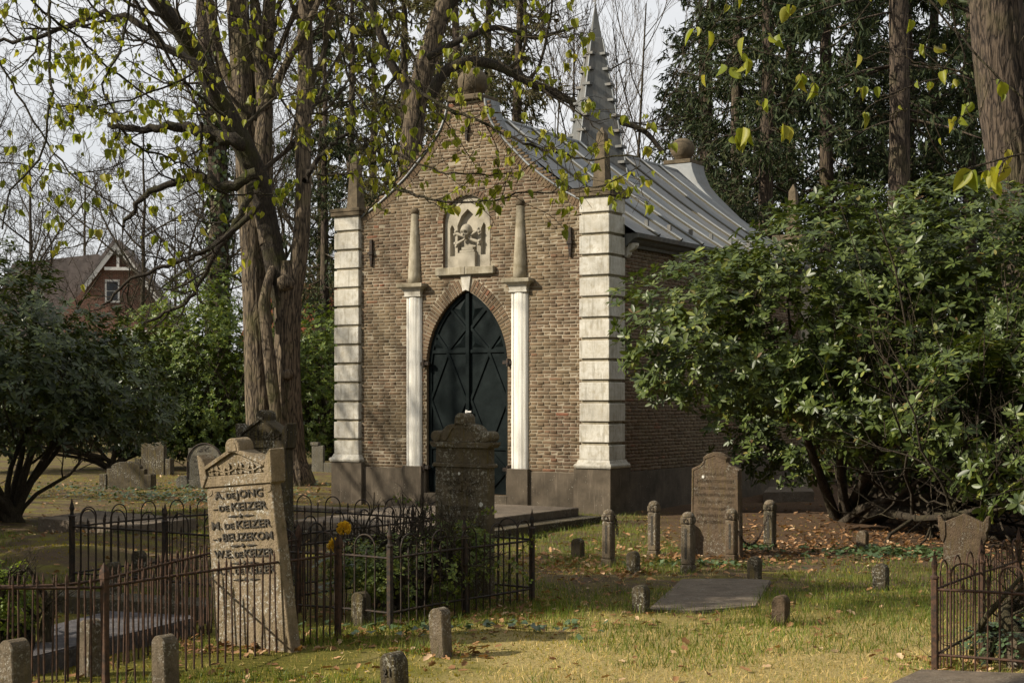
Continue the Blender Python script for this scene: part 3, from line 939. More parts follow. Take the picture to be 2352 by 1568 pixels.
for s in (1, -1):
    lf = [(s * x, z) for x, z in half_outline(.004, DBOT + .01, .006)]
    leaf = prism('door_leaf', lf if s > 0 else list(reversed(lf)), DYF, DYF + .05, MAT['door_paint'], door)
    bm = bmesh.new()
    o = half_outline(.004, DBOT + .01, .006); ii_ = half_outline(.06, DBOT + .12, .006)
    o = [p for p in o if p[0] > .02]; ii_ = [p for p in ii_ if p[0] > .02]
    m = min(len(o), len(ii_)); o = resample(np.array(o), 22); ii_ = resample(np.array(ii_), 22)
    for k in range(21):
        q = [o[k], o[k + 1], ii_[k + 1], ii_[k]]
        vf = [bm.verts.new((s * p[0], DYF - .024, p[1])) for p in q]; bm.faces.new(vf)
        vi = [bm.verts.new((s * ii_[e][0], yy, ii_[e][1])) for e, yy in ((k, DYF - .024), (k + 1, DYF - .024), (k + 1, DYF), (k, DYF))]; bm.faces.new(vi)
    bm_obj('door_frame', bm, MAT['door_paint'], leaf)
    for z in (2.465, .94):
        e = arch_half(z, DH, DSPR, DA) - .03
        bm = bmesh.new(); add_prism(bm, [(s * .04, z - .03), (s * e, z - .03), (s * e, z + .03), (s * .04, z + .03)], DYF - .0235, DYF + .01, .008)
        bm_obj('door_rail', bm, MAT['door_paint'], leaf)
    for p, q in (((.39, 2.48), (.05, 2.83)), ((.39, 2.48), (.665, 2.82)), ((.05, 2.83), (.37, 3.17)),
                 ((.39, 2.44), (.05, 1.70)), ((.39, 2.44), (.72, 1.70)), ((.05, 1.70), (.39, .96)), ((.72, 1.70), (.39, .96)),
                 ((.39, .92), (.05, .60)), ((.39, .92), (.72, .60)), ((.05, .60), (.39, .27)), ((.72, .60), (.39, .27))):
        bm = bmesh.new(); bat(bm, (s * p[0], p[1]), (s * q[0], q[1]), .026, DYF - .02 + g.normal() * .0006, DYF + .01); bm_obj('door_batten', bm, MAT['door_paint'], leaf)
    for tri in (((.05, 2.51), (.33, 2.51), (.05, 2.78)), ((.45, 2.51), (.70, 2.51), (.665, 2.77)), ((.05, 2.90), (.31, 3.16), (.05, 3.33)),):
        bm = bmesh.new(); pyr(bm, [(s * x, z) for x, z in tri], .04); bm_obj('door_panel', bm, MAT['door_paint'], leaf)
    for z in (2.28, .62):
        bm = bmesh.new(); add_box(bm, min(s * .70, s * .86), max(s * .70, s * .86), BF - .045, BF + .02, z - .028, z + .028, .006); add_lathe(bm, [(.028, z - .06), (.028, z + .06)], s * .80, BF - .035, 12)
        bm_obj('hinge', bm, MAT['iron'], door)
box('door_astragal', -.036, .036, DYF - .045, DYF, DBOT + .01, 3.395, MAT['door_paint'], door, .008)
bm = bmesh.new(); add_box(bm, -.02, .09, DYF - .075, DYF - .046, 1.50, 1.525, .005); add_lathe(bm, [(.02, 1.46), (.024, 1.5), (.02, 1.54)], .0, DYF - .06, 10); bm_obj('door_handle', bm, MAT['white_wood'], door)

# -- wall anchors
for x, z0, z1 in ((-1.86, 3.885, 4.32), (1.90, 3.855, 4.30), (.02, 5.78, 6.13)):
    bm = bmesh.new(); zc = (z0 + z1) / 2
    add_frustum(bm, [(x - .012, x + .012, BF - .035, BF + .0, z0), (x - .03, x + .03, BF - .045, BF + .0, zc - .02), (x - .02, x + .02, BF - .04, BF, z1)])
    add_box(bm, x - .045, x + .045, BF - .06, BF - .004, zc - .03, zc + .02, .004)
    bm_obj('wall_anchor', bm, MAT['iron'], chapel)

# -- side walls
sw = box('side_wall', 2.30, 2.528, .45, 7.8, 0, 4.2, MAT['mortar'], chapel)
zs2 = np.arange(.60, 4.12, CRS)
B2 = lay(zs2, lambda z: [(.55, 7.7)])
V = brick_verts(B2[:, 0], B2[:, 1], B2[:, 2], B2[:, 3], 0.0, g)
Vw = V.copy(); Vw[..., 0] = 2.54 - V[..., 1]; Vw[..., 1] = V[..., 0]
Vw, F = bricks_mesh(Vw)
tag(link('brickwork', mesh_np('brickwork', Vw, [F], MAT['brick']), sw), kind='stuff')
box('side_plinth', 2.32, 2.575, .60, 7.7, -.15, .60, MAT['plinth_stone'], chapel)
box('side_wall', -2.53, -2.30, .45, 7.8, 0, 4.2, MAT['house_brick'], chapel)
box('rear_wall', -2.3, 2.3, 7.85, 8.1, 0, 4.6, MAT['house_brick'], chapel)

# -- roof of zinc sheets
RP = [(.02, 6.25), (.66, 5.74), (1.32, 5.23), (2.0, 4.74), (2.80, 4.215)]
y0r, y1r, ns = .49, 7.62, 9
wS = (y1r - y0r) / ns
roof = empty('roof'); roof.parent = chapel
for s in (1, -1):
    P = resample(np.array(RP), 14)
    for k in range(ns):
        ya, yb = y0r + k * wS + .004, y0r + (k + 1) * wS - .004
        sag = .008 * np.sin(np.linspace(0, 3.1, 14) + k)
        V = []
        for (x, z), d_ in zip(P, sag):
            for f_ in (0, .5, 1): V.append((s * x, ya + (yb - ya) * f_, z + (d_ if f_ == .5 else 0)))
        F = [(a * 3 + b, a * 3 + b + 1, a * 3 + b + 4, a * 3 + b + 3) for a in range(13) for b in range(2)]
        link('roof_sheet', mesh_np('roof_sheet', np.array(V), [np.array(F)], MAT['zinc'], True), roof)
        if k > 0:
            pp = np.stack([s * P[:, 0], np.full(14, y0r + k * wS), P[:, 1] + .022], -1)[None]
            a_ = Acc(); V2, F2 = tubes(pp, np.full((1, 14), .03), 8); a_.add(V2, F2)
            sm = link('roof_seam', a_.mesh('roof_seam', MAT['zinc'], True), roof)
            pp2 = pp.copy(); pp2[..., 1] -= .045; pp2[..., 2] -= .018
            link('seam_moss', mesh_np('seam_moss', *[(lambda q: q[0])(tubes(pp2, np.full((1, 14), .026), 6)), [tubes(pp2, np.full((1, 14), .026), 6)[1]]], MAT['seam_moss']), sm)
            xe, ze = P[-2]
            box('seam_stop', s * xe - .03, s * xe + .03, y0r + k * wS - .022, y0r + k * wS + .022, ze, ze + .13, MAT['zinc_dark'], sm)
    # gutter and cornice
    xa = 2.56
    prof = [(xa, 4.02), (xa + .04, 4.02), (xa + .06, 4.06), (xa + .12, 4.09), (xa + .16, 4.13), (xa + .23, 4.15), (xa + .25, 4.215), (xa, 4.215)]
    bm = bmesh.new(); pr = [(s * x, z) for x, z in prof]
    add_prism(bm, pr if s > 0 else list(reversed(pr)), .56, 7.6)
    bm_obj('gutter', bm, MAT['zinc_dark'], chapel)
    for yk in (.66, 2.4, 4.2, 6.0):
        bm = bmesh.new(); pr = [(s * x, z) for x, z in [(2.54, 3.86), (2.58, 3.86), (2.62, 3.90), (2.62, 3.94), (2.70, 3.98), (2.74, 4.03), (2.74, 4.07), (2.54, 4.07)]]
        add_prism(bm, pr if s > 0 else list(reversed(pr)), yk - .05, yk + .05, .004); bm_obj('bracket', bm, MAT['limestone'], chapel)
a_ = Acc(); rp = np.stack([np.zeros(12), np.linspace(y0r, y1r, 12), np.full(12, 6.262)], -1)[None]
link('ridge_roll', (a_.add(*tubes(rp, np.full((1, 12), .04), 10)), a_.mesh('ridge_roll', MAT['zinc'], True))[1], roof)

# -- spire
sy, tip = 4.30, 8.95
spire = empty('spire', (0, sy, 0)); spire.parent = chapel
hd = lambda z: (tip - z) * .205
bm = bmesh.new()
rings = []
for z in (4.85, 6.0, 8.22):
    h_ = hd(z); rings.append([bm.verts.new(p) for p in ((h_, 0, z), (0, h_, z), (-h_, 0, z), (0, -h_, z))])
h_ = hd(8.22) * .9; rings.append([bm.verts.new(p) for p in ((h_, 0, 8.23), (0, h_, 8.23), (-h_, 0, 8.23), (0, -h_, 8.23))])
rings.append([bm.verts.new((.008 * math.cos(q * math.pi / 2), .008 * math.sin(q * math.pi / 2), 8.86)) for q in range(4)])
for a, b in zip(rings[:-1], rings[1:]):
    for q in range(4): bm.faces.new((a[q], a[(q + 1) % 4], b[(q + 1) % 4], b[q]))
bm.faces.new(rings[-1]); bm_obj('spire_body', bm, MAT['zinc_dark'], spire)
for q in range(4):
    an = q * math.pi / 2
    dirv = np.array([math.cos(an), math.sin(an), 0]); tv = np.array([-dirv[1], dirv[0], 0])
    for k in range(9):
        z = 7.93 - .284 * k
        w = .078 + .004 * k
        bm = bmesh.new(); add_box(bm, -.11, .034, -w, w, -.026, .026, .006)
        c_ = dirv * hd(z)
        bm_obj('spire_collar', bm, MAT['zinc_dark'], spire, False, (c_[0], c_[1], z), (0, .18, an) if False else (0, 0, an))
    rr = np.array([dirv * hd(z) + np.array([0, 0, z]) for z in (4.9, 6, 7, 8.2)])[None]
    V2, F2 = tubes(rr, np.full((1, 4), .016), 6); link('spire_arris', mesh_np('spire_arris', V2, [F2], MAT['zinc'], True), spire)
bm = bmesh.new(); add_lathe(bm, [(.0, 8.80), (.022, 8.83), (.012, 8.87), (.006, 8.98), (.0, 9.0)], 0, 0, 10); add_box(bm, -.05, .012, -.004, .004, 8.90, 8.93); bm_obj('spire_finial', bm, MAT['zinc_dark'], spire)

# ------------------------------------------------------------------ slabs, kerbs and the vault cover
def slab(name, label, cat, corners, z0, z1, mat, bev=.012, group=None, parts=None):
    """corners: ground places in order, lifted to z1"""
    P = np.array([c[:2] for c in corners]); SLABS.append(P)
    c = P.mean(0)
    o = empty(name, (c[0], c[1], 0), 0, label, cat, group)
    bm = bmesh.new()
    vs = [bm.verts.new((p[0] - c[0], p[1] - c[1], z0)) for p in P]
    f = bm.faces.new(vs); r_ = bmesh.ops.extrude_face_region(bm, geom=[f])
    for v in r_['geom']:
        if isinstance(v, bmesh.types.BMVert): v.co.z = z1
    bmesh.ops.recalc_face_normals(bm, faces=bm.faces)
    bmesh.ops.bevel(bm, geom=[e for e in bm.edges if any(abs(v.co.z - z1) < 1e-6 for v in e.verts)], offset=bev, segments=2, affect='EDGES')
    bm_obj('top_slab' if parts else 'stone', bm, mat, o)
    return o, c
slab('ledger_stone', 'flat bare ledger stone in the grass in front of the chained stone posts', 'grave slab', [gp(1486, 1398, .012), gp(1600, 1402, .012), gp(1738, 1390, .012), gp(1772, 1330, .012), gp(1680, 1327, .012), gp(1564, 1328, .012)], -.08, .012, MAT['ledger'])
slab('ledger_stone', 'grey ledger stone at the foot of the rusty hooped railing in the sunny grass', 'grave slab', [gp(2030, 1572, .05), gp(2420, 1590, .05), gp(2420, 1546, .05), gp(2112, 1535, .05)], -.08, .05, MAT['ledger'])
slab('ledger_stone', 'rippled slate ledger stone behind the spiked iron railing', 'grave slab', [gp(70, 1508, .12), gp(448, 1418, .12), gp(440, 1412, .12), gp(250, 1401, .12), gp(92, 1440, .12)], -.05, .12, MAT['ledger_slate'])
slab('ledger_stone', 'low grey ledger stone on raised kerb behind the left hooped railing', 'grave slab', [gp(86, 1189, .15), gp(300, 1208, .15), gp(452, 1190, .15), gp(222, 1171, .15)], -.05, .15, MAT['ledger'])
slab('grave_kerb', 'dark stone grave kerb between the spiked and the hooped railing', 'kerb', [gp(130, 1368, .12), gp(480, 1392, .12), gp(482, 1372, .12), gp(135, 1352, .12)], -.05, .12, MAT['grave_dark'])
slab('ledger_stone', 'dark round-edged ledger stone under the rhododendron beside the chapel wall', 'grave slab', [gp(1752, 1130, .16), gp(1870, 1128, .16), gp(1862, 1116, .16), gp(1765, 1117, .16)], -.05, .16, MAT['ledger'])
slab('ledger_stone', 'small tilted ledger stone on the moss beside the vault cover', 'grave slab', [gp(905, 1197, .05), gp(958, 1193, .05), gp(980, 1179, .05), gp(932, 1180, .05)], -.05, .05, MAT['ledger'])
def cl_world(x, y, z=0.0): return CH0 + RX * x + DY * y + np.array([0, 0, z])
vault = empty('vault_cover', cl_world(1.6, -3.2), -PHI, 'wide stepped stone vault cover in front of the chapel door', 'grave slab')
def vbox(name, x0, x1, y0, y1, z0, z1, mat):
    SLABS.append(np.array([cl_world(a, b)[:2] for a, b in ((x0, y0), (x1, y0), (x1, y1), (x0, y1))]))
    box(name, x0 - 1.6, x1 - 1.6, y0 + 3.2, y1 + 3.2, z0, z1, mat, vault, .014, 2)
vbox('lower_step', 1.15, 3.28, -5.5, -1.42, -.1, .10, MAT['grave_dark'])
vbox('cover_slab', 1.02, 2.98, -5.3, -1.55, .10, .215, MAT['ledger'])
vbox('side_slab', -.12, 1.00, -2.75, -1.5, -.05, .13, MAT['ledger'])
vbox('low_kerb', -2.55, -.14, -1.75, -1.45, -.05, .06, MAT['ledger'])
for s_, (u, v, hh) in enumerate(((1275, 1185, .09), (986, 1188, .07))):
    p = gp(u, v)
    bm = bmesh.new(); bmesh.ops.create_icosphere(bm, subdivisions=3, radius=.1)
    for vv in bm.verts:
        n_ = .75 + .5 * float(fbm(vv.co.x * 14 + 3 * s_, vv.co.y * 14, vv.co.z * 14)); vv.co = Vector((vv.co.x * n_ * 1.3, vv.co.y * n_, vv.co.z * n_ * hh / .1 * .8))
    o = bm_obj('field_stone', bm, MAT['grave_grey'], None, True, (p[0], p[1], hh * .3))
    tag(o, ('round dark boulder against the chapel plinth', 'pale broken field stone beside the small tilted ledger')[s_], 'stone')

# ------------------------------------------------------------------ lettering
def text_mesh(s, size, depth, offset=.0):
    c = bpy.data.curves.new('t', 'FONT'); c.body = s; c.size = size; c.extrude = depth; c.offset = offset; c.resolution_u = 2
    o = bpy.data.objects.new('t', c)
    m = bpy.data.meshes.new_from_object(o)
    V = np.zeros(len(m.vertices) * 3); m.vertices.foreach_get('co', V); V = V.reshape(-1, 3)
    F = [tuple(p.vertices) for p in m.polygons]
    bpy.data.objects.remove(o); bpy.data.curves.remove(c); bpy.data.meshes.remove(m)
    return V, F
def inscription(parent, runs, z, width, mat, y=0.0, depth=.004, xc=0.0, name='inscription', bold=.0):
    vs, fs, x, n = [], [], 0.0, 0
    for s, size in runs:
        V, F = text_mesh(s, size, depth, size * bold)
        V = V.copy(); V[:, 0] += x; x = V[:, 0].max() + size * .22
        vs.append(V); fs += [tuple(i + n for i in f) for f in F]; n += len(V)
    V = np.concatenate(vs); x0, x1 = V[:, 0].min(), V[:, 0].max()
    sc = width / (x1 - x0)
    W = np.stack([(V[:, 0] - (x0 + x1) / 2) * sc + xc, y - V[:, 2], z + V[:, 1]], -1)
    me = bpy.data.meshes.new(name); me.from_pydata([tuple(p) for p in W], [], fs); me.materials.append(mat)
    return link(name, me, parent)

# ------------------------------------------------------------------ headstones
def semi(cx, cz, r, a0=0, a1=math.pi, n=12):
    return [(cx + r * math.cos(a0 + (a1 - a0) * k / n), cz + r * math.sin(a0 + (a1 - a0) * k / n)) for k in range(n + 1)]
LEAFR = leaf_tpl([(.25, .32), (.55, .42), (.8, .25)], .35, .1)
def vine(parent, x0, x1, z, mat, y=-.004, n=9):
    tt = np.linspace(0, 1, 24)
    P = np.stack([x0 + (x1 - x0) * tt, np.full(24, y), z + .012 * np.sin(tt * 14)], -1)[None]
    a = Acc(); a.add(*tubes(P, np.full((1, 24), .0055), 6))
    q = np.linspace(.06, .94, n); sg = np.where(np.arange(n) % 2 == 0, 1.0, -1.0)
    pos = np.stack([x0 + (x1 - x0) * q, np.full(n, y - .003), np.full(n, z)], -1)
    mid = 1 - np.abs(q - .5) * 1.4
    for up_ in (1, -1):
        Y = np.stack([.35 * sg, np.zeros(n), np.full(n, up_ * 1.0)], -1)
        ln = (.05 * mid + .02) if up_ > 0 else np.full(n, .035)
        V, F = instances(LEAFR, pos, Y, np.tile([0, -1.0, 0.02], (n, 1)), ln, ln * .85); a.add(V, F)
    return link('carved_vine', a.mesh('carved_vine', mat), parent)

def pediment_stone(loc, mat, lmat, label, w, h, lean, lines, wb=None, yawx=0.0, group=None):
    s = empty('headstone', loc, 0, label, 'headstone', group, rot=(lean[0], lean[1], -PHI + yawx))
    wb = wb or w * 1.15
    hw, hb = w / 2, wb / 2
    bz = h * .78
    prism('body', [(-hb, -.15), (hb, -.15), (hw, bz), (-hw, bz)], 0, .105, mat, s, .006)
    prism('frieze', [(-hw - .01, bz), (hw + .01, bz), (hw + .02, bz + .075), (-hw - .02, bz + .075)], -.014, .118, mat, s, .005)
    z1 = bz + .077; zt = h * .945
    pd = prism('pediment', [(-hw + .02, z1), (hw - .02, z1), (hw - .02, z1 + .04), (0, zt), (-hw + .02, z1 + .04)], -.006, .112, mat, s, .004)
    for q in (1, -1):
        p0 = np.array([q * (hw - .03), z1 + .045]); p1 = np.array([0, zt]); T = (p1 - p0) / np.linalg.norm(p1 - p0); N_ = np.array([-T[1], T[0]]); N_ *= (1 if N_[1] > 0 else -1)
        pts = [tuple(p0), tuple(p1 - np.array([0, .0])), (0, zt + .03), tuple(p0 + N_ * .026)]
        if q < 0: pts = list(reversed(pts))
        prism('raking_cornice', pts, -.028, .125, mat, s, .003)
        e = [(hw - .035, z1 - .01), (hw + .012, z1 - .085), (hw + .03, z1 - .07), (hw + .042, z1 + .15), (hw + .03, z1 + .155), (hw + .0, z1 + .125), (hw - .022, z1 + .085), (hw - .028, z1 + .045)]
        e = [(q * a, b) for a, b in e]
        if q < 0: e.reverse()
        prism('ear', e, -.024, .122, mat, s, .006)
    prism('finial', [(.064, zt - .01)] + semi(0, zt + .028, .064) + [(-.064, zt - .01)], -.03, .127, mat, s, .006)
    prism('finial_arch', semi(0, zt + .026, .042) + [(-.042, zt - .0), (.042, zt - .0)], -.036, -.02, mat, s, .003)
    vine(s, -hw + .05, hw - .05, z1 + .032, mat, -.012)
    # raised text border
    bm = bmesh.new(); fz = bz - .03
    for a, b in ((-hw + .075, -.035), (.035, hw - .075)): add_box(bm, a, b, -.005, .004, fz - .005, fz + .003)
    for q in (1, -1): add_prism(bm, [(q * (hw - .03) + .028 * math.cos(t), fz - .005 + .028 * math.sin(t)) for t in np.linspace(0, 2 * math.pi, 14, endpoint=False)][::1], -.0045, .003, .002)
    add_prism(bm, [(.026 * math.cos(t), fz + .002 + .03 * math.sin(t)) for t in np.linspace(math.pi, 2 * math.pi, 10)], -.005, .003, .002)
    bm_obj('text_border', bm, mat, s)
    for runs, z, wd_ in lines:
        if runs == '*':
            bm = bmesh.new()
            for q in (1, -1):
                p = [(q * .024, z), (q * .06, z + .008), (q * .125, z), (q * .06, z - .008)]
                if q < 0: p.reverse()
                add_prism(bm, p, -.010, .002, .002)
            add_prism(bm, [(-.018, z), (0, z - .016), (.018, z), (0, z + .016)], -.012, .002, .003)
            bm_obj('ornament', bm, lmat, s)
        else: inscription(s, runs, z, wd_, lmat, -.003, .006, bold=.012)
    return s
S, s_ = .076, .054
L1 = [([('A.', S), ('DE', s_), ('JONG', S)], 1.03, .44), ([('–', s_), ('DE', s_), ('KEIZER', S)], .945, .50), ('*', .905, 0),
      ([('M.', S), ('DE', s_), ('KEIZER', S)], .82, .545), ([('–', s_), ('v', s_), ('BEUZEKOM', S)], .735, .55), ('*', .70, 0),
      ([('W.E.', S), ('DE', s_), ('KEIZER', S)], .62, .545), ('*', .58, 0), ([('A.H.', S), ('DE', s_), ('KEIZER', S)], .505, .545), ('*', .465, 0)]
p1 = gp(580, 1484)
pediment_stone((p1[0], p1[1], 0), MAT['grave_pale'], MAT['letter_dark'], 'sunlit leaning headstone with lichen, dark names and carved vine behind the spiked railing', .60, 1.43, (R(2), R(-5), 0), L1, .70)
p2 = np.array([-2.33, 14.3, 0])
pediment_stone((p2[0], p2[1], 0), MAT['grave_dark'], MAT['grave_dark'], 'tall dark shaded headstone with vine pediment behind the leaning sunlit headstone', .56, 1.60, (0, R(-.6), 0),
               [([('HIER', .05), ('RUSTEN', .05)], 1.1, .36), ([('JAN', .05), ('DE', .04), ('KEIZER', .05)], 1.0, .44), ([('GEB.', .045), ('1843', .045)], .9, .3), ([('OVERL.', .045), ('1912', .045)], .8, .36)], .60)

# scrolled headstone in front of the chapel door
p = np.array([(1058 - 1176) / FPX * 13.25, 13.25])
s = empty('headstone', (p[0], p[1], 0), 0, 'dark scroll-topped headstone with white lichen standing before the chapel door', 'headstone', None, (0, R(.3), -PHI))
hw = .275; m_ = MAT['grave_mid']
prism('body', [(-hw - .01, -.15), (hw + .01, -.15), (hw, 1.12), (-hw, 1.12)], 0, .115, m_, s, .008)
prism('string_course', [(-hw - .02, 1.115), (hw + .02, 1.115), (hw + .025, 1.135), (hw + .01, 1.15), (-hw - .01, 1.15), (-hw - .025, 1.135)], -.018, .13, m_, s, .005)
prism('frieze', [(-hw + .005, 1.15), (hw - .005, 1.15), (hw - .005, 1.285), (-hw + .005, 1.285)], .0, .115, m_, s, .004)
prism('cornice', [(-hw - .015, 1.285), (hw + .015, 1.285), (hw + .04, 1.315), (hw + .04, 1.335), (-hw - .04, 1.335), (-hw - .04, 1.315)], -.03, .145, m_, s, .004)
hal = [(.29, 1.336), (.255, 1.385), (.232, 1.398), (.212, 1.413), (.193, 1.435), (.172, 1.457), (.148, 1.474), (.118, 1.485), (.08, 1.49)]
top = hal + [(-x, z) for x, z in reversed(hal)]
prism('crest', top, -.012, .125, m_, s, .004)
for q in (1, -1):
    prism('scroll', [(q * .255 + .052 * math.cos(t), 1.383 + .048 * math.sin(t)) for t in np.linspace(0, 2 * math.pi, 18, endpoint=False)], -.03, .14, m_, s, .006)
    tt = np.linspace(0, 1, 20); P = np.stack([q * (.04 + .17 * tt), np.full(20, -.014), 1.45 - .1 * tt + .03 * np.sin(tt * 7)], -1)[None]
    V, F = tubes(P, np.full((1, 20), .008), 6); link('carved_scroll', mesh_np('carved_scroll', V, [F], m_, True), s)
prism('finial', semi(0, 1.53, .056) + [(-.06, 1.485), (.06, 1.485)], -.03, .14, m_, s, .01)
vine(s, -.17, .17, .985, m_, -.006, 9); vine(s, -.14, .14, .905, m_, -.006, 7)
for tx, z, wd_, sz in (('MACHIEL DE OUDERS', .745, .48, .05), ('PIETER DE DUUS', .665, .48, .055), ('EN ECHTGENOOTE', .59, .44, .045), ('WED. VAN DIEPEN', .525, .40, .045), ('RUST ZACHT', .45, .34, .045)):
    inscription(s, [(tx, sz)], z, wd_, m_, -.002, .006)
for (x, z, r_) in ((.21, .80, .018), (-.13, .57, .011), (.14, .41, .011), (-.22, .27, .018), (-.02, 1.06, .012)):
    bm = bmesh.new(); add_prism(bm, [(x + r_ * (1 + .15 * math.sin(5 * t + x * 40)) * math.cos(t), z + r_ * (1.1 + .2 * math.cos(3 * t)) * math.sin(t)) for t in np.linspace(0, 2 * math.pi, 12, endpoint=False)], -.003, .002); bm_obj('lichen_patch', bm, MAT['lichen_white'], s)

# stepped-gable headstone behind the chained posts
p = gp(1642, 1276)
s = empty('headstone', (p[0], p[1], 0), 0, 'brown inscribed headstone with gabled top behind the chained stone posts', 'headstone', None, (0, 0, -PHI))
m_ = MAT['grave_brown']
prism('body', [(-.30, -.15), (.30, -.15), (.28, .945), (.18, .99), (.14, 1.03), (.145, 1.07), (.10, 1.105), (.03, 1.13), (-.03, 1.13), (-.10, 1.105), (-.145, 1.07), (-.14, 1.03), (-.18, .99), (-.28, .945)], 0, .09, m_, s, .008)
bm = bmesh.new()
pp = [(-.27, .40), (-.262, .93), (-.175, .97), (-.13, 1.015), (-.12, 1.06), (0, 1.10), (.12, 1.06), (.13, 1.015), (.175, .97), (.262, .93), (.27, .40)]
for a, b in zip(pp[:-1], pp[1:]):
    a = np.array(a); b = np.array(b); T = (b - a) / np.linalg.norm(b - a); N_ = np.array([-T[1], T[0]]) * .006
    add_prism(bm, [tuple(a - N_), tuple(b - N_), tuple(b + N_), tuple(a + N_)], -.006 , .003)
bm_obj('text_border', bm, m_, s)
for tx, z, wd_, sz in (('HIER RUSTEN', .875, .24, .042), ('JHERMINA TERWIELEN', .80, .44, .048), ('4 JUNI 1857-3 APRIL 1892', .725, .46, .042), ('HENDRIKA VAN DER LAGEMAAT', .65, .47, .045), ('7 JULI 1873-7 JULI 1919', .575, .40, .042), ('GERRIT VAN DER LEIJ', .50, .40, .045), ('8 SEPT 1848-24 OCT 1920', .425, .44, .042), ('DAT ZIJ RUSTEN IN VREDE', .355, .43, .042)):
    inscription(s, [(tx, sz)], z, wd_, m_, -.001, .003)
bm = bmesh.new(); add_prism(bm, [(-.14 + .015 * math.cos(t), .86 + .017 * math.sin(t)) for t in np.linspace(0, 6.28, 10, endpoint=False)], -.004, .001); bm_obj('lichen_patch', bm, MAT['lichen_white'], s)

# small eared headstone at the right
p = gp(2213, 1302)
s = empty('headstone', (p[0], p[1], 0), 0, 'small dark headstone with pointed top and scrolled ears behind the rusty hooped railing', 'headstone', None, (0, 0, -PHI + .1))
prism('body', [(-.20, -.15), (.20, -.15), (.20, .30), (.185, .46), (0, .545), (-.185, .46), (-.20, .30)], 0, .08, MAT['grave_brown'], s, .006)
for q in (1, -1):
    e = [(q * .175, .32), (q * .20, .24), (q * .235, .30), (q * .225, .36), (q * .25, .40), (q * .255, .52), (q * .23, .525), (q * .20, .47), (q * .178, .455)]
    if q < 0: e.reverse()
    prism('ear', e, -.012, .092, MAT['grave_brown'], s, .006)

# background headstones on the left
p = gp(288, 1122)
s = empty('headstone', (p[0], p[1], 0), 0, 'low wide round-topped dark headstone with side blocks on the left moss bank', 'headstone', None, (0, 0, -.25))
prism('body', [(-.40, -.1), (.40, -.1), (.40, .38), (.31, .38)] + [(.31 * math.cos(t), .40 + .12 * math.sin(t)) for t in np.linspace(0, math.pi, 14)] + [(-.31, .38), (-.40, .38)], 0, .13, MAT['grave_dark'], s, .01)
for q in (1, -1): box('side_block', q * .475 - .075, q * .475 + .075, -.02, .2, -.1, .28, MAT['grave_dark'], s, .01)
p = gp(350, 1087)
s = empty('headstone', (p[0], p[1], 0), 0, 'tall plain stepped slab headstone in front of the dark hedge', 'headstone', None, (0, 0, -.25))
for a, b, z, y in ((-.29, -.11, .70, 0), (-.109, .10, .715, -.01), (.101, .30, .735, -.02)): box('panel', a, b, y, .14, -.1, z, MAT['grave_dark'], s, .008)
for q in (1, -1): box('side_block', q * .38 - .077, q * .38 + .077, .0, .2, -.1, .34, MAT['grave_dark'], s, .01)
p = gp(470, 1118)
s = empty('headstone', (p[0], p[1], 0), 0, 'grey arched headstone with dark rim and round scroll foot beyond the railings', 'headstone', None, (0, 0, -.3))
m_ = MAT['grave_grey']
prism('panel', [(-.36, .14), (.36, .14), (.36, .48)] + [(.36 * math.cos(t), .48 + .36 * math.sin(t)) for t in np.linspace(0.05, math.pi - .05, 20)] + [(-.36, .48)], 0, .1, m_, s, .006)
V, F = tubes(np.array([[(.37, -.01, .14), (.37, -.01, .3)] + [(.37 * math.cos(t), -.01, .48 + .37 * math.sin(t)) for t in np.linspace(0, math.pi, 22)] + [(-.37, -.01, .3), (-.37, -.01, .14)]]), np.full((1, 26), .014), 8)
link('rim', mesh_np('rim', V, [F], MAT['iron'], True), s)
box('foot', -.36, .48, -.06, .16, -.1, .14, m_, s, .01)
for q in (-1,): prism('scroll', [(q * .46 + .13 * math.cos(t), .09 + .13 * math.sin(t)) for t in np.linspace(0, 2 * math.pi, 22, endpoint=False)], -.08, .14, m_, s, .008)
box('back_slab', -.44, .02, .14, .2, -.1, .75, m_, s, .008)
for tx, z, wd_, sz in (('HIER RUST', .68, .3, .06), ('ONZE LIEVE VADER', .57, .5, .05), ('EN GROOTVADER', .48, .45, .05), ('H. VAN DIJK', .37, .42, .07), ('GEB. 1861', .29, .3, .05), ('OVERL. 1934', .22, .4, .05)):
    inscription(s, [(tx, sz)], z, wd_, MAT['letter_dark'], -.001, .003)
prism('flower_emblem', [(.12 * (1 if k % 2 else .45) * math.cos(t), .76 + .05 * (1 if k % 2 else .45) * math.sin(t)) for k, t in enumerate(np.linspace(0, 2 * math.pi, 12, endpoint=False))], -.01, .005, MAT['letter_dark'], s)
p = np.array([(730 - 1176) / FPX * 36.0, 36.0])
s = empty('headstone', (p[0], p[1], 0), 0, 'small pale headstone with a low side block behind the forked linden trunk', 'headstone', None, (0, 0, -.3))
box('panel', -.16, .14, 0, .1, -.1, .62, MAT['grave_grey'], s, .01); box('cap', -.19, .02, -.02, .12, .621, .70, MAT['grave_grey'], s, .01); box('side_block', .145, .40, .0, .15, -.1, .22, MAT['grave_grey'], s, .01)

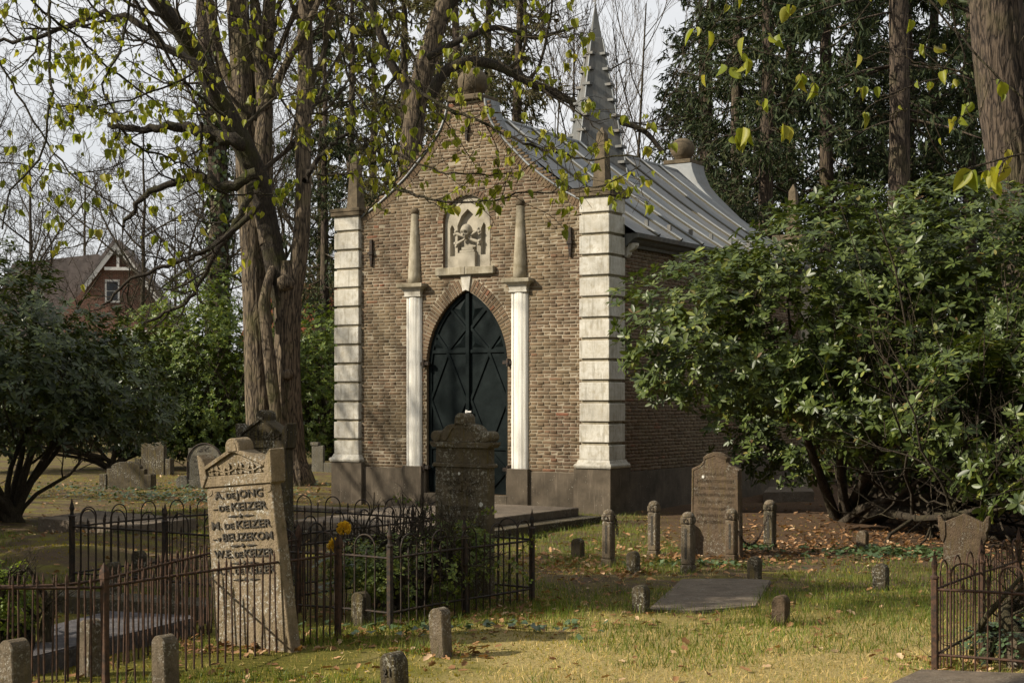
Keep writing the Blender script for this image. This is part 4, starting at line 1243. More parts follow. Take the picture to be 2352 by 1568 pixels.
# ------------------------------------------------------------------ grave markers (low numbered posts)
def marker(u, v, h, w=.11, t_=.105, mat='marker', lean=(0, 0), label='', num=None, Y=None):
    p = gp(u, v) if Y is None else np.array([(u - 1176) / FPX * Y, Y, 0])
    o = empty('grave_marker', (p[0], p[1], 0), 0, label, 'grave marker', 'low stone grave markers', (R(lean[0]), R(lean[1]), -PHI))
    hw = w / 2
    bm = bmesh.new(); add_prism(bm, [(hw, -.12), (hw, h - hw * 1.05)] + [(hw * math.cos(a), h - hw * 1.05 + hw * 1.05 * math.sin(a)) for a in np.linspace(.3, math.pi - .3, 9)] + [(-hw, h - hw * 1.05), (-hw, -.12)], 0, t_, .007)
    bmesh.ops.subdivide_edges(bm, edges=bm.edges[:], cuts=1, use_grid_fill=True)
    for vv in bm.verts:
        k = (float(fbm(vv.co.x * 18 + u, vv.co.y * 18, vv.co.z * 18)) - .5) * .012; vv.co += Vector((k, k, 0))
    bm_obj('stone', bm, MAT[mat], o)
    if num: inscription(o, [(num, .06)], h - .125, .05, MAT['letter_dark'], -.004, .004, name='number')
    return o
for a in [(1004, 1499, .30, .115, .11, 'marker', (0, -4), 'pale lichened grave marker leaning in the sunlit lawn beside the overgrown railing'),
          (892, 1625, .30, .11, .13, 'grave_dark', (0, -3), 'dark mossy grave marker numbered 21 in the yellow moss', '21'),
          (366, 1592, .335, .115, .115, 'marker', (0, -3), 'pale round-topped grave marker outside the spiked railing on yellow moss'),
          (192, 1552, .345, .105, .11, 'marker', (0, 0), 'slim pale grave marker behind the spiked railing post'),
          (14, 1640, .40, .12, .13, 'marker', (0, -2), 'thick grave marker at the end of the spiked railing by the fresh green shrub'),
          (1466, 1405, .215, .12, .1, 'grave_dark', (0, 0), 'dark grave marker at the left edge of the bare ledger stone'),
          (1786, 1434, .22, .11, .11, 'grave_brown', (0, 3), 'brown grave marker with lichen flecks at the edge of the sunny grass'),
          (1449, 1311, .195, .11, .1, 'grave_dark', (0, 0), 'dark grave marker standing between the chained posts and the leaf-strewn lawn'),
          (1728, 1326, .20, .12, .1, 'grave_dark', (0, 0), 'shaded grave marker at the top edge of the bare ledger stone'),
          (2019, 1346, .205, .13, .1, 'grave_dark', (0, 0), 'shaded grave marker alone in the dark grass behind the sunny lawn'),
          (1977, 1266, .235, .115, .1, 'grave_brown', (0, 2), 'brown grave marker among fallen leaves and ivy under the rhododendron'),
          (819, 1432, .24, .12, .11, 'grave_dark', (0, 0), 'dark grave marker inside the overgrown railing beside the yellow flowers'),
          (250, 1398, .38, .1, .1, 'grave_dark', (0, 1), 'tall dark grave marker rising behind the slate ledger'),
          (311, 1330, .27, .12, .1, 'grave_dark', (0, 0), 'dark grave marker inside the left hooped railing'),
          (390, 1416, .26, .11, .1, 'grave_dark', (0, -1), 'dark grave marker at the far corner of the slate ledger'),
          (1322, 1278, .2, .12, .1, 'grave_dark', (0, 0), 'dark grave marker beside the vault cover step')]:
    marker(*a[:7], label=a[7], num=a[8] if len(a) > 8 else None)

# tall chamfered posts with a chain
def chain_post(u, v, h, w, lab, mat='grave_brown'):
    p = gp(u, v)
    o = empty('chain_post', (p[0], p[1], 0), 0, lab, 'stone post', 'domed stone posts with chain', (0, 0, -PHI))
    hw = w / 2; c_ = w * .5
    bm = bmesh.new(); add_box(bm, -hw - .004, hw + .004, c_ - hw - .004, c_ + hw + .004, -.12, .06, .006); bm_obj('foot', bm, MAT[mat], o)
    bm = bmesh.new(); add_box(bm, -hw, hw, c_ - hw, c_ + hw, .06, h - .12, .012); bm_obj('shaft', bm, MAT[mat], o)
    box('dark_groove_strip', -.012, .012, -.003, .01, .12, h - .16, MAT['letter_dark'], o)  # raised dark strip standing in for the shade of a cut groove
    bm = bmesh.new(); add_box(bm, -hw - .003, hw + .003, c_ - hw - .003, c_ + hw + .003, h - .118, h - .05, .01)
    bm_obj('neck', bm, MAT[mat], o)
    bm = bmesh.new(); add_lathe(bm, [(hw * 1.12, h - .052)] + [(hw * 1.1 * math.cos(a), h - .045 + .048 * math.sin(a)) for a in np.linspace(.1, 1.5, 7)] + [(.0, h + .004)], 0, c_, 20)
    bm_obj('dome', bm, MAT['marker'], o, True)
    V, F = tubes(np.array([[(.0 + .022 * math.cos(t), -.012, h - .085 + .022 * math.sin(t)) for t in np.linspace(0, 2 * math.pi, 15)]]), np.full((1, 15), .004), 6)
    link('ring', mesh_np('ring', V, [F], MAT['iron'], True), o)
    return p, h
cps = [chain_post(1392, 1297, .57, .108, 'domed chain post with yellow and white lichen nearest the vault steps', 'marker'),
       chain_post(1497, 1277, .60, .108, 'domed pale-topped chain post at the left of the gabled brown headstone', 'marker'),
       chain_post(1575, 1311, .585, .115, 'domed chain post with big white lichen patch before the gabled brown headstone', 'marker'),
       chain_post(1676, 1286, .545, .108, 'domed chain post with iron ring in front of the gabled brown headstone'),
       chain_post(1764, 1261, .56, .118, 'dark shaded chain post right of the gabled brown headstone', 'grave_dark')]
def chain(a, b, sag, label):
    n = max(8, int(np.linalg.norm(b - a) / .035))
    tt = np.linspace(0, 1, n)
    P = a[None] + (b - a)[None] * tt[:, None]; P[:, 2] -= sag * 4 * tt * (1 - tt)
    T = norm(np.gradient(P, axis=0)); acc = Acc()
    th = np.linspace(0, 2 * math.pi, 13)
    for k in range(n):
        up = np.array([0, 0, 1.0]); sd = norm(np.cross(T[k], up)); up = np.cross(sd, T[k])
        ax = sd if k % 2 else up
        ring = P[k] + np.cos(th)[:, None] * T[k] * .024 + np.sin(th)[:, None] * ax * .013
        acc.add(*tubes(ring[None], np.full((1, 13), .0045), 5))
    tag(link('iron_chain', acc.mesh('iron_chain', MAT['iron'], True)), label, 'chain')
def topof(i, dz=-.085): p, h = cps[i]; return np.array([p[0], p[1], h + dz]) + DY * .06
chain(topof(3), topof(4), .36, 'slack iron chain hanging right of the gabled brown headstone')
e0 = topof(0) + RX * .08; chain(e0, e0 + np.array([.02, 0, -.17]), .0, 'short broken iron chain end hanging on the lichened post by the vault steps')

# ------------------------------------------------------------------ iron railings
def bar_mesh(h, r_, point=.06, name='bar'):
    prof = [(r_, -.06), (r_, h - point), (r_ * 1.35, h - point + .006), (r_ * .9, h - point * .5), (.0, h)]
    bm = bmesh.new(); add_lathe(bm, prof, 0, 0, 6)
    me = bpy.data.meshes.new(name); bm.to_mesh(me); bm.free(); return me
def spear_mesh(h, r_):
    prof = [(r_, -.06), (r_, h - .09), (r_ * 2, h - .085), (r_ * 2, h - .078), (r_, h - .072), (r_ * 1.2, h - .06), (r_ * 2.3, h - .045), (r_ * 1.1, h - .02), (.0, h)]
    bm = bmesh.new(); add_lathe(bm, prof, 0, 0, 8)
    me = bpy.data.meshes.new('bar'); bm.to_mesh(me); bm.free(); return me
def hoop_mesh(w, zr, rise, r_):
    pts = [(-w / 2, 0, -.05), (-w / 2, 0, zr * .5), (-w / 2, 0, zr + rise - w / 2)] + [(w / 2 * math.cos(t), 0, zr + rise - w / 2 + w / 2 * math.sin(t)) for t in np.linspace(math.pi, 0, 13)][1:-1] + [(w / 2, 0, zr + rise - w / 2), (w / 2, 0, zr * .5), (w / 2, 0, -.05)]
    V, F = tubes(np.array([pts]), np.full((1, len(pts)), r_), 6)
    return mesh_np('hoop', V, [F], None, True)
def post_mesh(h, a, knob):
    bm = bmesh.new()
    add_box(bm, -a, a, -a, a, -.15, h - .10, a * .25)
    if knob: add_lathe(bm, [(a * 1.5, h - .10), (a * 1.5, h - .09), (a * .8, h - .08), (a * .7, h - .05), (a * 1.1, h - .02), (a * .6, h + .02), (.0, h + .08)], 0, 0, 8)
    else: add_frustum(bm, [(-a, a, -a, a, h - .10), (-a * 1.1, a * 1.1, -a * 1.1, a * 1.1, h - .095), (-a, a, -a, a, h - .05), (-.002, .002, -.002, .002, h)])
    me = bpy.data.meshes.new('post'); bm.to_mesh(me); bm.free(); return me
def railing(label, runs, style, zr, mat, spacing, posts, ph, pa=.02, zb=.10, mid=None, lean=.0):
    c = np.mean(np.concatenate([np.array(r_) for r_ in runs]), axis=0)
    o = empty('iron_railing', (c[0], c[1], 0), 0, label, 'railing')
    g = np.random.default_rng(int(abs(c[0] * 1000)))
    if style == 'spike':
        bm_ = bar_mesh(zr + .085, .0068); bm_.materials.append(MAT[mat])
    else:
        sp = spear_mesh(zr + .12, .0055); sp.materials.append(MAT[mat]); sh = spear_mesh(zr + .07, .005); sh.materials.append(MAT[mat])
        hp = hoop_mesh(spacing * 2, zr, .17, .0065); hp.materials.append(MAT[mat])
    for run in runs:
        run = np.array(run, float)
        seg = np.linalg.norm(np.diff(run, axis=0), axis=1)
        D_ = np.concatenate([[0], np.cumsum(seg)])
        def at(s): return np.array([np.interp(s, D_, run[:, 0]), np.interp(s, D_, run[:, 1])])
        m = max(3, int(D_[-1] / .12))
        q = np.array([at(s) for s in np.linspace(0, D_[-1], m)]) - c
        for z in ([zr] if style == 'spike' else [zr, zb]):
            zz = z + .006 * np.sin(np.linspace(0, 5, m))
            V, F = tubes(np.array([[(a, b, e) for (a, b), e in zip(q, zz)]]), np.full((1, m), .0095), 4)
            link('rail', mesh_np('rail', V, [F], MAT[mat]), o)
        n = int(D_[-1] / spacing)
        for k in range(1, n):
            s = k * spacing + (D_[-1] - n * spacing) / 2
            p = at(s) - c; t_ = at(s + .01) - at(s - .01); ang = math.atan2(t_[1], t_[0])
            z0 = float(gz(p[0] + c[0], p[1] + c[1])) * .5
            if style == 'spike':
                link('bar', bm_, o, (p[0], p[1], z0 + g.normal() * .005), (g.normal() * .012, g.normal() * .012, g.random() * 3))
            else:
                ph_ = k % 4
                if ph_ == 0: link('bar', sp, o, (p[0], p[1], 0), (g.normal() * .01, g.normal() * .01, 0))
                elif ph_ == 2:
                    link('bar', sh, o, (p[0], p[1], 0), (g.normal() * .01, g.normal() * .01, 0))
                    if k + 1 <= n: link('hoop', hp, o, (p[0], p[1], g.normal() * .006), (0, 0, ang))
    pm = post_mesh(ph, pa, style != 'spike'); pm.materials.append(MAT[mat])
    for x, y in posts: link('post', pm, o, (x - c[0], y - c[1], 0), (g.normal() * .01, g.normal() * .015, -PHI))
    return o
P0_, P1_, P2_ = (-3.35, 8.78), (-2.40, 9.0), (-1.25, 10.93)
railing('spiked rusty iron railing passing in front of the sunlit leaning headstone', [[P0_, P1_], [P1_, P2_]], 'spike', .60, 'rusty_iron', .0735, [P1_, P2_], .74, .02)
railing('second spiked iron railing passing behind the sunlit leaning headstone', [[(-3.5, 9.08), (-2.70, 9.18), (-2.54, 9.47), (-2.21, 11.2), (-1.72, 12.3)]], 'spike', .58, 'rusty_iron', .0735, [(-1.72, 12.3)], .70, .018)
A_ = np.array([-4.07, 14.1]); r2, d2 = RX[:2], DY[:2]
B1, B2_, B3 = A_ + r2 * 2.35, A_ + r2 * 2.35 + d2 * 2.6, A_ + d2 * 2.6
railing('hooped iron railing round the dark vine-pediment headstone', [[A_, B1], [A_, B3], [B3, B2_], [B1, B2_]], 'hoop', .53, 'iron', .096, [A_, A_ + r2 * 1.18, B1, B2_, B3], .72, .022)
C1, C2 = np.array([-.915, 11.44]), np.array([.17, 13.0])
C4 = C1 - r2 * 1.25; C3 = C2 - r2 * 1.25
railing('hooped iron railing overgrown with brambles round the scroll-topped headstone', [[C1, C2], [C1, C4], [C4, C3], [C2, C3]], 'hoop', .51, 'iron', .0965, [C1, (C1 + C2) / 2, C2, C3, C4], .70, .02)
D1, D2 = np.array([2.66, 9.58]), np.array([3.24, 10.5])
railing('bright rusty hooped iron railing in the sunny grass', [[D1, D1 + r2 * 1.4], [D1, D1 + d2 * 2.1], [D1 + d2 * 2.1, D1 + d2 * 2.1 + r2 * 1.4]], 'hoop', .51, 'rusty_iron', .075, [D1, D1 + d2 * 1.07, D1 + d2 * 2.1, D1 + r2 * 1.4], .68, .02)
p = gp(2330, 1545); o = empty('grave_marker', (3.25, 9.75, 0), -PHI, 'pale stone block inside the rusty hooped railing among ivy', 'grave marker', 'low stone grave markers')
box('stone', -.09, .09, 0, .12, -.1, .2, MAT['marker'], o, .012, 2)

# ------------------------------------------------------------------ vegetation builders
def bark_tube(P, Rd, k=44, m=None, amp=.09, fr=9.0, fz=1.3, seed=0.0):
    """trunk with furrowed bark as real relief"""
    P = np.asarray(P, float)
    L = np.linalg.norm(np.diff(P, axis=0), axis=1).sum()
    m = m or int(max(8, L / .06))
    d0 = np.concatenate([[0], np.cumsum(np.linalg.norm(np.diff(P, axis=0), axis=1))]) / L
    Rm = np.interp(np.linspace(0, 1, m), d0, Rd); P = resample(P, m)
    T = norm(np.gradient(P, axis=0))
    A = norm(np.cross(T, np.array([[0.15, 1.0, 0.05]]))); B = np.cross(T, A)
    th = np.arange(k) * 2 * math.pi / k
    s = np.linspace(0, L, m)[:, None] + np.zeros(k)[None]
    cx = np.cos(th)[None] * Rm.mean() * fr + np.zeros((m, 1)); cy = np.sin(th)[None] * Rm.mean() * fr + np.zeros((m, 1))
    n_ = fbm(cx + seed, cy + seed * 1.7, s * fz, 4); lump = fbm(cx * .25 + 5 + seed, cy * .25, s * .8, 2) - .5
    rid = 1 - np.abs(n_ - .5) * 4
    rr = Rm[:, None] * (1 + amp * np.clip(rid, -1, 1) + .12 * lump)
    V = P[:, None, :] + rr[..., None] * (np.cos(th)[None, :, None] * A[:, None, :] + np.sin(th)[None, :, None] * B[:, None, :])
    base = (np.arange(m - 1) * k)[:, None]; i = np.arange(k)[None]; j = (i + 1) % k
    return V.reshape(-1, 3), np.stack([base + i, base + j, base + k + j, base + k + i], -1).reshape(-1, 4)

def leaf_objs(tpl, mat, name, parent, pos, Y, Z, sl, sw, base=np.zeros(3)):
    """single leaves as objects sharing one mesh"""
    me = mesh_np(name, tpl[0], [tpl[1]], mat)
    Y = norm(Y); X = norm(np.cross(Y, Z)); Z = np.cross(X, Y)
    for p, x, y, z, a, b in zip(pos, X, Y, Z, sl, sw):
        o = bpy.data.objects.new(name, me); o.parent = parent
        M4 = Matrix(((x[0] * b, y[0] * a, z[0] * b, p[0] - base[0]), (x[1] * b, y[1] * a, z[1] * b, p[1] - base[1]), (x[2] * b, y[2] * a, z[2] * b, p[2] - base[2]), (0, 0, 0, 1)))
        o.matrix_basis = M4
        col.objects.link(o)

RHODO = leaf_tpl([(.18, .30), (.45, .5), (.75, .40)], .22, .10)
SIMPLE = leaf_tpl([(.35, .5), (.7, .36)], .25, .12)
LINDEN = leaf_tpl([(.08, .34), (.22, .50), (.45, .50), (.7, .34), (.88, .13)], .85, .28)
NEEDLE = (np.array([(-.5, 0, 0), (.5, 0, 0), (.32, .6, -.05), (-.32, .6, -.05), (0, 1, -.12)]), np.array([(0, 1, 2), (0, 2, 3), (3, 2, 4)]))

def bush(name, label, cat, ells, nw, mat, base, seed, leafL=.11, leafW=.036, per=7, tpl=RHODO, singles=0, stems=14, twigm='twig', group=None, clump=.42, zmin=.2, up=.6):
    g = np.random.default_rng(seed)
    base = np.array(base, float)
    o = empty(name, base, 0, label, cat, group)
    E = np.array(ells, float)
    w = E[:, 3] * E[:, 4] + E[:, 4] * E[:, 5] + E[:, 3] * E[:, 5]
    pts, outw = [], []
    need = nw
    while need > 0:
        m = need * 3
        k = g.choice(len(E), m, p=w / w.sum()); d = rdir(m, g)
        fr = 1 - .5 * g.random(m) ** 1.6
        lump = .82 + .36 * fbm(d[:, 0] * 2.2 + k * 3, d[:, 1] * 2.2, d[:, 2] * 2.2 + seed)
        p = E[k, :3] + d * E[k, 3:] * (fr * lump)[:, None]
        ok = p[:, 2] > zmin + .35 * g.random(m)
        for q in range(len(E)):
            rr = (((p - E[q, :3]) / E[q, 3:]) ** 2).sum(1)
            ok &= ~((rr < .33) & (k != q))
        c_ = fbm(p[:, 0] * 1.3 + seed, p[:, 1] * 1.3, p[:, 2] * 1.5, 3)
        ok &= (c_ > clump) | (g.random(m) < .12)
        p = p[ok][:need]; pts.append(p); outw.append(norm(d[ok][:need] / E[k[ok][:need], 3:])); need -= len(p)
    p = np.concatenate(pts); ow = np.concatenate(outw); n = len(p)
    ax = norm(.6 * ow + np.array([0, 0, up]) + .28 * g.normal(size=(n, 3)))
    rad0 = norm(np.cross(ax, rdir(n, g))); rad1 = np.cross(ax, rad0)
    az = (np.arange(per)[None] + g.random((n, per)) * .6) * 2 * math.pi / per + g.random((n, 1)) * 6
    rad = np.cos(az)[..., None] * rad0[:, None] + np.sin(az)[..., None] * rad1[:, None]
    el = (-.25 + .75 * g.random((n, per)))[..., None]
    Y = rad * np.cos(el) + ax[:, None] * np.sin(el); Z = ax[:, None] * np.cos(el) - rad * np.sin(el) + .12 * g.normal(size=rad.shape)
    pos = np.repeat(p[:, None], per, 1) + Y * .008
    sl = leafL * (.65 + .6 * g.random((n, per))) * (.8 + .4 * g.random((n, 1))); sw = sl / leafL * leafW * 2 * (.85 + .3 * g.random((n, per)))
    pos, Y, Z, sl, sw = pos.reshape(-1, 3), Y.reshape(-1, 3), Z.reshape(-1, 3), sl.reshape(-1), sw.reshape(-1)
    sel = np.zeros(len(pos), bool)
    if singles:
        u = 1176 + pos[:, 0] / pos[:, 1] * FPX; v = HORZ - (pos[:, 2] - CAMH) / pos[:, 1] * FPX
        inn = (u > 0) & (u < 2352) & (v > 0) & (v < 1568)
        od = np.argsort(np.where(inn, pos[:, 1], 1e9)); sel[od[:singles]] = True
        leaf_objs(tpl, MAT[mat], 'leaf', o, pos[sel], Y[sel], Z[sel], sl[sel], sw[sel], base)
    r_ = ~sel
    V, F = instances(tpl, pos[r_], Y[r_], Z[r_], sl[r_], sw[r_])
    tag(link('foliage', mesh_np('foliage', V - base, [F], MAT[mat]), o), kind='stuff')
    # stems
    acc = Acc(); P = []; Rr = []
    for q in range(stems):
        e = E[g.integers(len(E))]; tip = e[:3] + rdir(1, g)[0] * e[3:] * .55; tip[2] = max(tip[2], .6)
        b0 = base + np.array([g.normal() * .12, g.normal() * .12, -.05])
        mid = b0 * .45 + tip * .55 + np.array([g.normal() * .25, g.normal() * .25, -.25 * abs(tip[2] - base[2]) * g.random()])
        q1 = b0 * .8 + mid * .2 + np.array([g.normal() * .05, g.normal() * .05, .25])
        P.append(resample(np.array([b0, q1, mid, tip]), 9)); r0 = .035 + .05 * g.random(); Rr.append(np.linspace(r0, .012, 9))
    par = dict(P=np.array(P), R=np.array(Rr)); acc.add(*tubes(par['P'], par['R'], 7))
    ch = grow(par, 6, .55, .8, g, .35, 6, .2, .22); acc.add(*tubes(ch['P'], ch['R'], 5))
    ch2 = grow(ch, 5, .55, .8, g, .3, 5, .2, .25); acc.add(*tubes(ch2['P'], ch2['R'], 4))
    me = acc.mesh('stems', MAT[twigm], True); me.transform(Matrix.Translation(-base)); link('stems', me, o)
    return o

# ------------------------------------------------------------------ far background: bare trees and conifers
def bare_mesh(seed, h, r0, counts=(11, 8, 7, 6), up=.35, spread=.75, lean=(0, 0), t0=.3):
    g = np.random.default_rng(seed)
    n = 10; tt = np.linspace(0, 1, n)
    P = np.stack([lean[0] * tt * h + .12 * np.cumsum(g.normal(size=n)) * .6, lean[1] * tt * h + .12 * np.cumsum(g.normal(size=n)) * .6, tt * h], -1); P[0] = (0, 0, -.2)
    par = dict(P=P[None], R=(r0 * (1 - .85 * tt) + .01)[None])
    tr = Acc(); tr.add(*tubes(par['P'], par['R'], 12))
    lv = [grow(par, counts[0], .55, spread, g, t0, 8, up, .14)]
    tr.add(*tubes(lv[0]['P'], lv[0]['R'], 7))
    tw = Acc()
    for q, c_ in enumerate(counts[1:]):
        lv.append(grow(lv[-1], c_, .52, spread, g, .2, (6, 5, 4)[q], up, .17)); tw.add(*tubes(lv[-1]['P'], np.maximum(lv[-1]['R'], .0045), (5, 4, 3)[q]))
    return tr, tw, lv
bare_protos = []
for sd, (h, r0, up, spr, t0) in enumerate(((15, .17, .25, .85, .22), (17, .10, .40, .55, .12), (12, .13, .2, .95, .2))):
    tr, tw, lv = bare_mesh(40 + sd, h, r0, (12, 9, 7, 6) if sd != 1 else (9, 7, 6, 4), up, spr, (0, 0), t0)
    bare_protos.append((tr.mesh('trunk', MAT['twig'], True), tw.mesh('crown', MAT['twig'] if sd != 1 else MAT['twig_pale'], False)))
def bare_tree(k, x, y, rz, sc, label, group='bare trees beyond the graves'):
    o = empty('bare_tree', (x, y, 0), rz, label, 'tree', group)
    link('trunk', bare_protos[k][0], o, scale=(sc,) * 3); link('crown', bare_protos[k][1], o, scale=(sc,) * 3)
    return o
def ux(u, Y): return (u - 1176) / FPX * Y
lab_l = 'bare fine-twigged tree standing behind the house and left shrubs'
lab_s = 'slender bare tree rising behind the chapel spire'
for k, u, Y, rz, sc in ((2, 80, 58, .3, .95), (2, 340, 56, 1.9, .95), (0, 470, 64, 3.1, .9), (2, -90, 50, 4.0, 1.0), (0, 200, 80, 5.0, .9), (2, 640, 60, .8, 1.2), (0, 740, 66, 1.0, 1.1), (2, 400, 92, 5.5, 1.1)):
    bare_tree(k, ux(u, Y), Y, rz, sc, lab_l)
for k, u, Y, rz, sc in ((1, 1330, 48, 1.3, .8), (1, 1470, 46, 2.6, .8), (1, 1400, 66, 4.4, .9), (1, 1270, 56, 3.3, .8)):
    bare_tree(k, ux(u, Y), Y, rz, sc, lab_s, 'slender bare trees behind the chapel')

def conifer_mesh(seed, h, zb, rmax, nb, mat, droop, dens, ns):
    g = np.random.default_rng(seed)
    tr = Acc(); n = 12; tt = np.linspace(0, 1, n)
    P = np.stack([.05 * np.cumsum(g.normal(size=n)), .05 * np.cumsum(g.normal(size=n)), tt * h], -1); P[0] = (0, 0, -.2)
    tr.add(*tubes(P[None], (.24 * (1 - tt * .9) + .01)[None], 14))
    z = zb + (h - zb) * np.sort(g.random(nb)) ** 1.35; az = g.random(nb) * 6.283
    L = rmax * (1 - (z / h) ** 1.2) * (.55 + .6 * g.random(nb)) + .3
    m = 7; s = np.linspace(0, 1, m)
    out_ = np.stack([np.cos(az), np.sin(az)], -1)
    B = np.zeros((nb, m, 3)); B[:, :, :2] = out_[:, None] * (L[:, None] * s[None])[..., None]
    B[:, :, 2] = z[:, None] + L[:, None] * (-droop * s + droop * .75 * s ** 2)[None] + .06 * g.normal(size=(nb, m))
    B[:, 1:, :2] += .05 * g.normal(size=(nb, m - 1, 2))
    tr.add(*tubes(B, np.maximum(.035 * (L / rmax)[:, None] * (1 - .8 * s)[None], .006), 4))
    tw = grow(dict(P=B, R=np.full((nb, m), .01)), dens, .38, 1.0, g, .12, 4, -.28, .12)
    tr.add(*tubes(tw['P'], np.full(tw['P'].shape[:2], .005), 3))
    T = tw['P']; M_ = len(T)
    ti = g.random((M_, ns)) * 2.98; i0 = ti.astype(int); f_ = (ti - i0)[..., None]; ar = np.arange(M_)[:, None]
    pos = T[ar, i0] * (1 - f_) + T[ar, i0 + 1] * f_; dr = norm(T[ar, i0 + 1] - T[ar, i0])
    Y = norm(dr * .8 + .55 * g.normal(size=dr.shape) + np.array([0, 0, -.55]))
    pos = pos.reshape(-1, 3); Y = Y.reshape(-1, 3); N_ = len(pos)
    ln = .09 + .14 * g.random(N_)
    V, F = instances(NEEDLE, pos, Y, rdir(N_, g), ln, ln * .26)
    return tr.mesh('trunk', MAT['bark_brown'], True), mesh_np('crown', V, [F], MAT[mat])
con = [conifer_mesh(71, 20, 2.2, 3.4, 130, 'spruce', .55, 17, 14), conifer_mesh(72, 22, 3.0, 3.0, 130, 'spruce', .75, 16, 14), conifer_mesh(73, 18, 1.2, 3.0, 130, 'larch', .35, 16, 10)]
def conifer(k, u, Y, rz, sc, name, label, group):
    o = empty(name, (ux(u, Y), Y, 0), rz, label, 'tree', group)
    link('trunk', con[k][0], o, scale=(sc,) * 3); c_ = link('crown', con[k][1], o, scale=(sc,) * 3)
    tag(c_, kind='stuff')
for k, u, Y, rz, sc in ((0, 1755, 37, .2, 1.0), (1, 1690, 41, 1.4, .95), (0, 1900, 39, 2.2, 1.05), (1, 2070, 42, 3.0, 1.0), (0, 2230, 40, 4.1, 1.0), (1, 2390, 37, 5.0, 1.0), (0, 1820, 48, 3.6, 1.1), (1, 1640, 47, 5.6, 1.0), (0, 1610, 55, .5, 1.0), (1, 1980, 50, .9, 1.15), (0, 2150, 50, 2.9, 1.2), (1, 2330, 47, 4.6, 1.1), (0, 2500, 42, 1.1, 1.1)):
    conifer(k, u, Y, rz, sc, 'spruce_tree', 'dark drooping spruce in the stand behind the rhododendron', 'spruces behind the rhododendron')
for k, u, Y, rz, sc in ((2, 1060, 43, .6, 1.0), (2, 930, 47, 2.0, 1.0), (2, 1180, 47, 3.3, 1.05), (0, 1120, 52, 1.0, 1.05), (2, 800, 52, 4.4, 1.0), (0, 860, 58, 4.4, 1.0), (2, 1010, 56, 5.2, 1.2)):
    conifer(k, u, Y, rz, sc, 'larch_tree', 'brown-green conifer towering behind the chapel gable', 'conifers behind the chapel gable')
conifer(0, 745, 43, 2.0, .7, 'spruce_tree', 'smaller green conifer between the forked linden and the chapel', 'spruces behind the lindens')

# unseen tall conifers added on the near and right sides to cut skylight
for k, x, y, rz, sc in ((0, -2.5, -5, .2, 1.0), (1, 2.5, -5.5, 1.2, 1.0), (0, 7, -3, 2.5, 1.0), (1, 10, 1.5, .7, 1.0), (0, 11.5, 6, 3.3, 1.0), (1, 12.5, 11, 4.2, 1.0), (0, 13.5, 16, 5.1, 1.0), (1, 15, 21.5, 1.9, 1.0), (1, -8.5, -7, 2.0, 1.0), (0, 0, -11, 4.0, 1.1), (1, 7.5, -10, 3.0, 1.1), (0, 15, -4, 1.0, 1.1), (1, 17, 4, 2.2, 1.1), (0, 17.5, 12, .4, 1.1)):
    o = empty('spruce_tree', (x, y, 0), rz, 'unseen tall spruce added on the near and right sides to cut skylight', 'tree', 'unseen spruces added to cut skylight')
    link('trunk', con[k][0], o, scale=(sc,) * 3); tag(link('crown', con[k][1], o, scale=(sc,) * 3), kind='stuff')

# ------------------------------------------------------------------ named trees
def tree_thing(name, label, base):
    return empty(name, base, 0, label, 'tree')
def put(parent, name, V, F, mat, base, smooth=True, kind=None):
    o = link(name, mesh_np(name, np.asarray(V) - base, F if isinstance(F, list) else [F], MAT[mat], smooth), parent)
    return tag(o, kind=kind)
def path(pts, Y):
    return np.array([px(u, v, Y if np.isscalar(Y) else yy) for (u, v), yy in zip(pts, Y if not np.isscalar(Y) else [Y] * len(pts))])
def crown_from(limbs, g, counts, parent, base, mat='twig', up=.2, spread=.8, minr=.004, name='crown', t0=.3):
    lv = [dict(P=np.array([resample(l[0], 12) for l in limbs]), R=np.array([np.interp(np.linspace(0, 1, 12), np.linspace(0, 1, len(l[1])), l[1]) for l in limbs]))]
    a = Acc()
    for q, c_ in enumerate(counts):
        lv.append(grow(lv[-1], c_, (.42, .5, .5, .5)[q], spread, g, t0 if q == 0 else .2, (7, 5, 4, 4)[q], up, .2)); a.add(*tubes(lv[-1]['P'], np.maximum(lv[-1]['R'], minr), (6, 4, 3, 3)[q]))
    me = a.mesh(name, MAT[mat]); me.transform(Matrix.Translation(-np.asarray(base))); link(name, me, parent)
    return lv
g = np.random.default_rng(21)
# two lindens left of the chapel
Yt = 31.0
b1 = np.array([ux(612, Yt), Yt, 0.0]); t1 = tree_thing('linden_tree', 'straight furrowed linden trunk left of the chapel behind the forked linden', b1)
tp = np.concatenate([[b1 + (0, 0, -.3)], path([(606, 1080), (596, 900), (590, 700), (578, 470), (562, 250), (545, 0), (535, -260), (520, -700)], Yt)])
V, F = bark_tube(tp, [.40, .31, .27, .255, .245, .22, .20, .15, .06], 100, None, .12, 9, 1.0, 1.0); put(t1, 'trunk', V, F, 'bark', b1)
l1 = [(path([(592, 520), (600, 330), (612, 120), (625, -100), (660, -420)], [31, 31.1, 31.3, 31.5, 32]), [.19, .18, .15, .11, .03]),
      (path([(560, 250), (500, 120), (470, -60), (420, -320)], [31, 31, 30.5, 30]), [.13, .11, .08, .02]),
      (path([(570, 330), (640, 180), (720, 30), (820, -200)], [31, 30.6, 30, 29.5]), [.10, .08, .06, .02])]
for P, Rd in l1: V, F = bark_tube(P, Rd, 20, None, .06, 12, 1.2, 2.0); put(t1, 'limb', V, F, 'bark', b1)
lv = crown_from(l1, g, (9, 7, 6), t1, b1)
Yt2 = 30.4
b2 = np.array([ux(672, Yt2), Yt2, 0.0]); t2 = tree_thing('linden_tree', 'forked burred linden trunk with flared foot left of the chapel', b2)
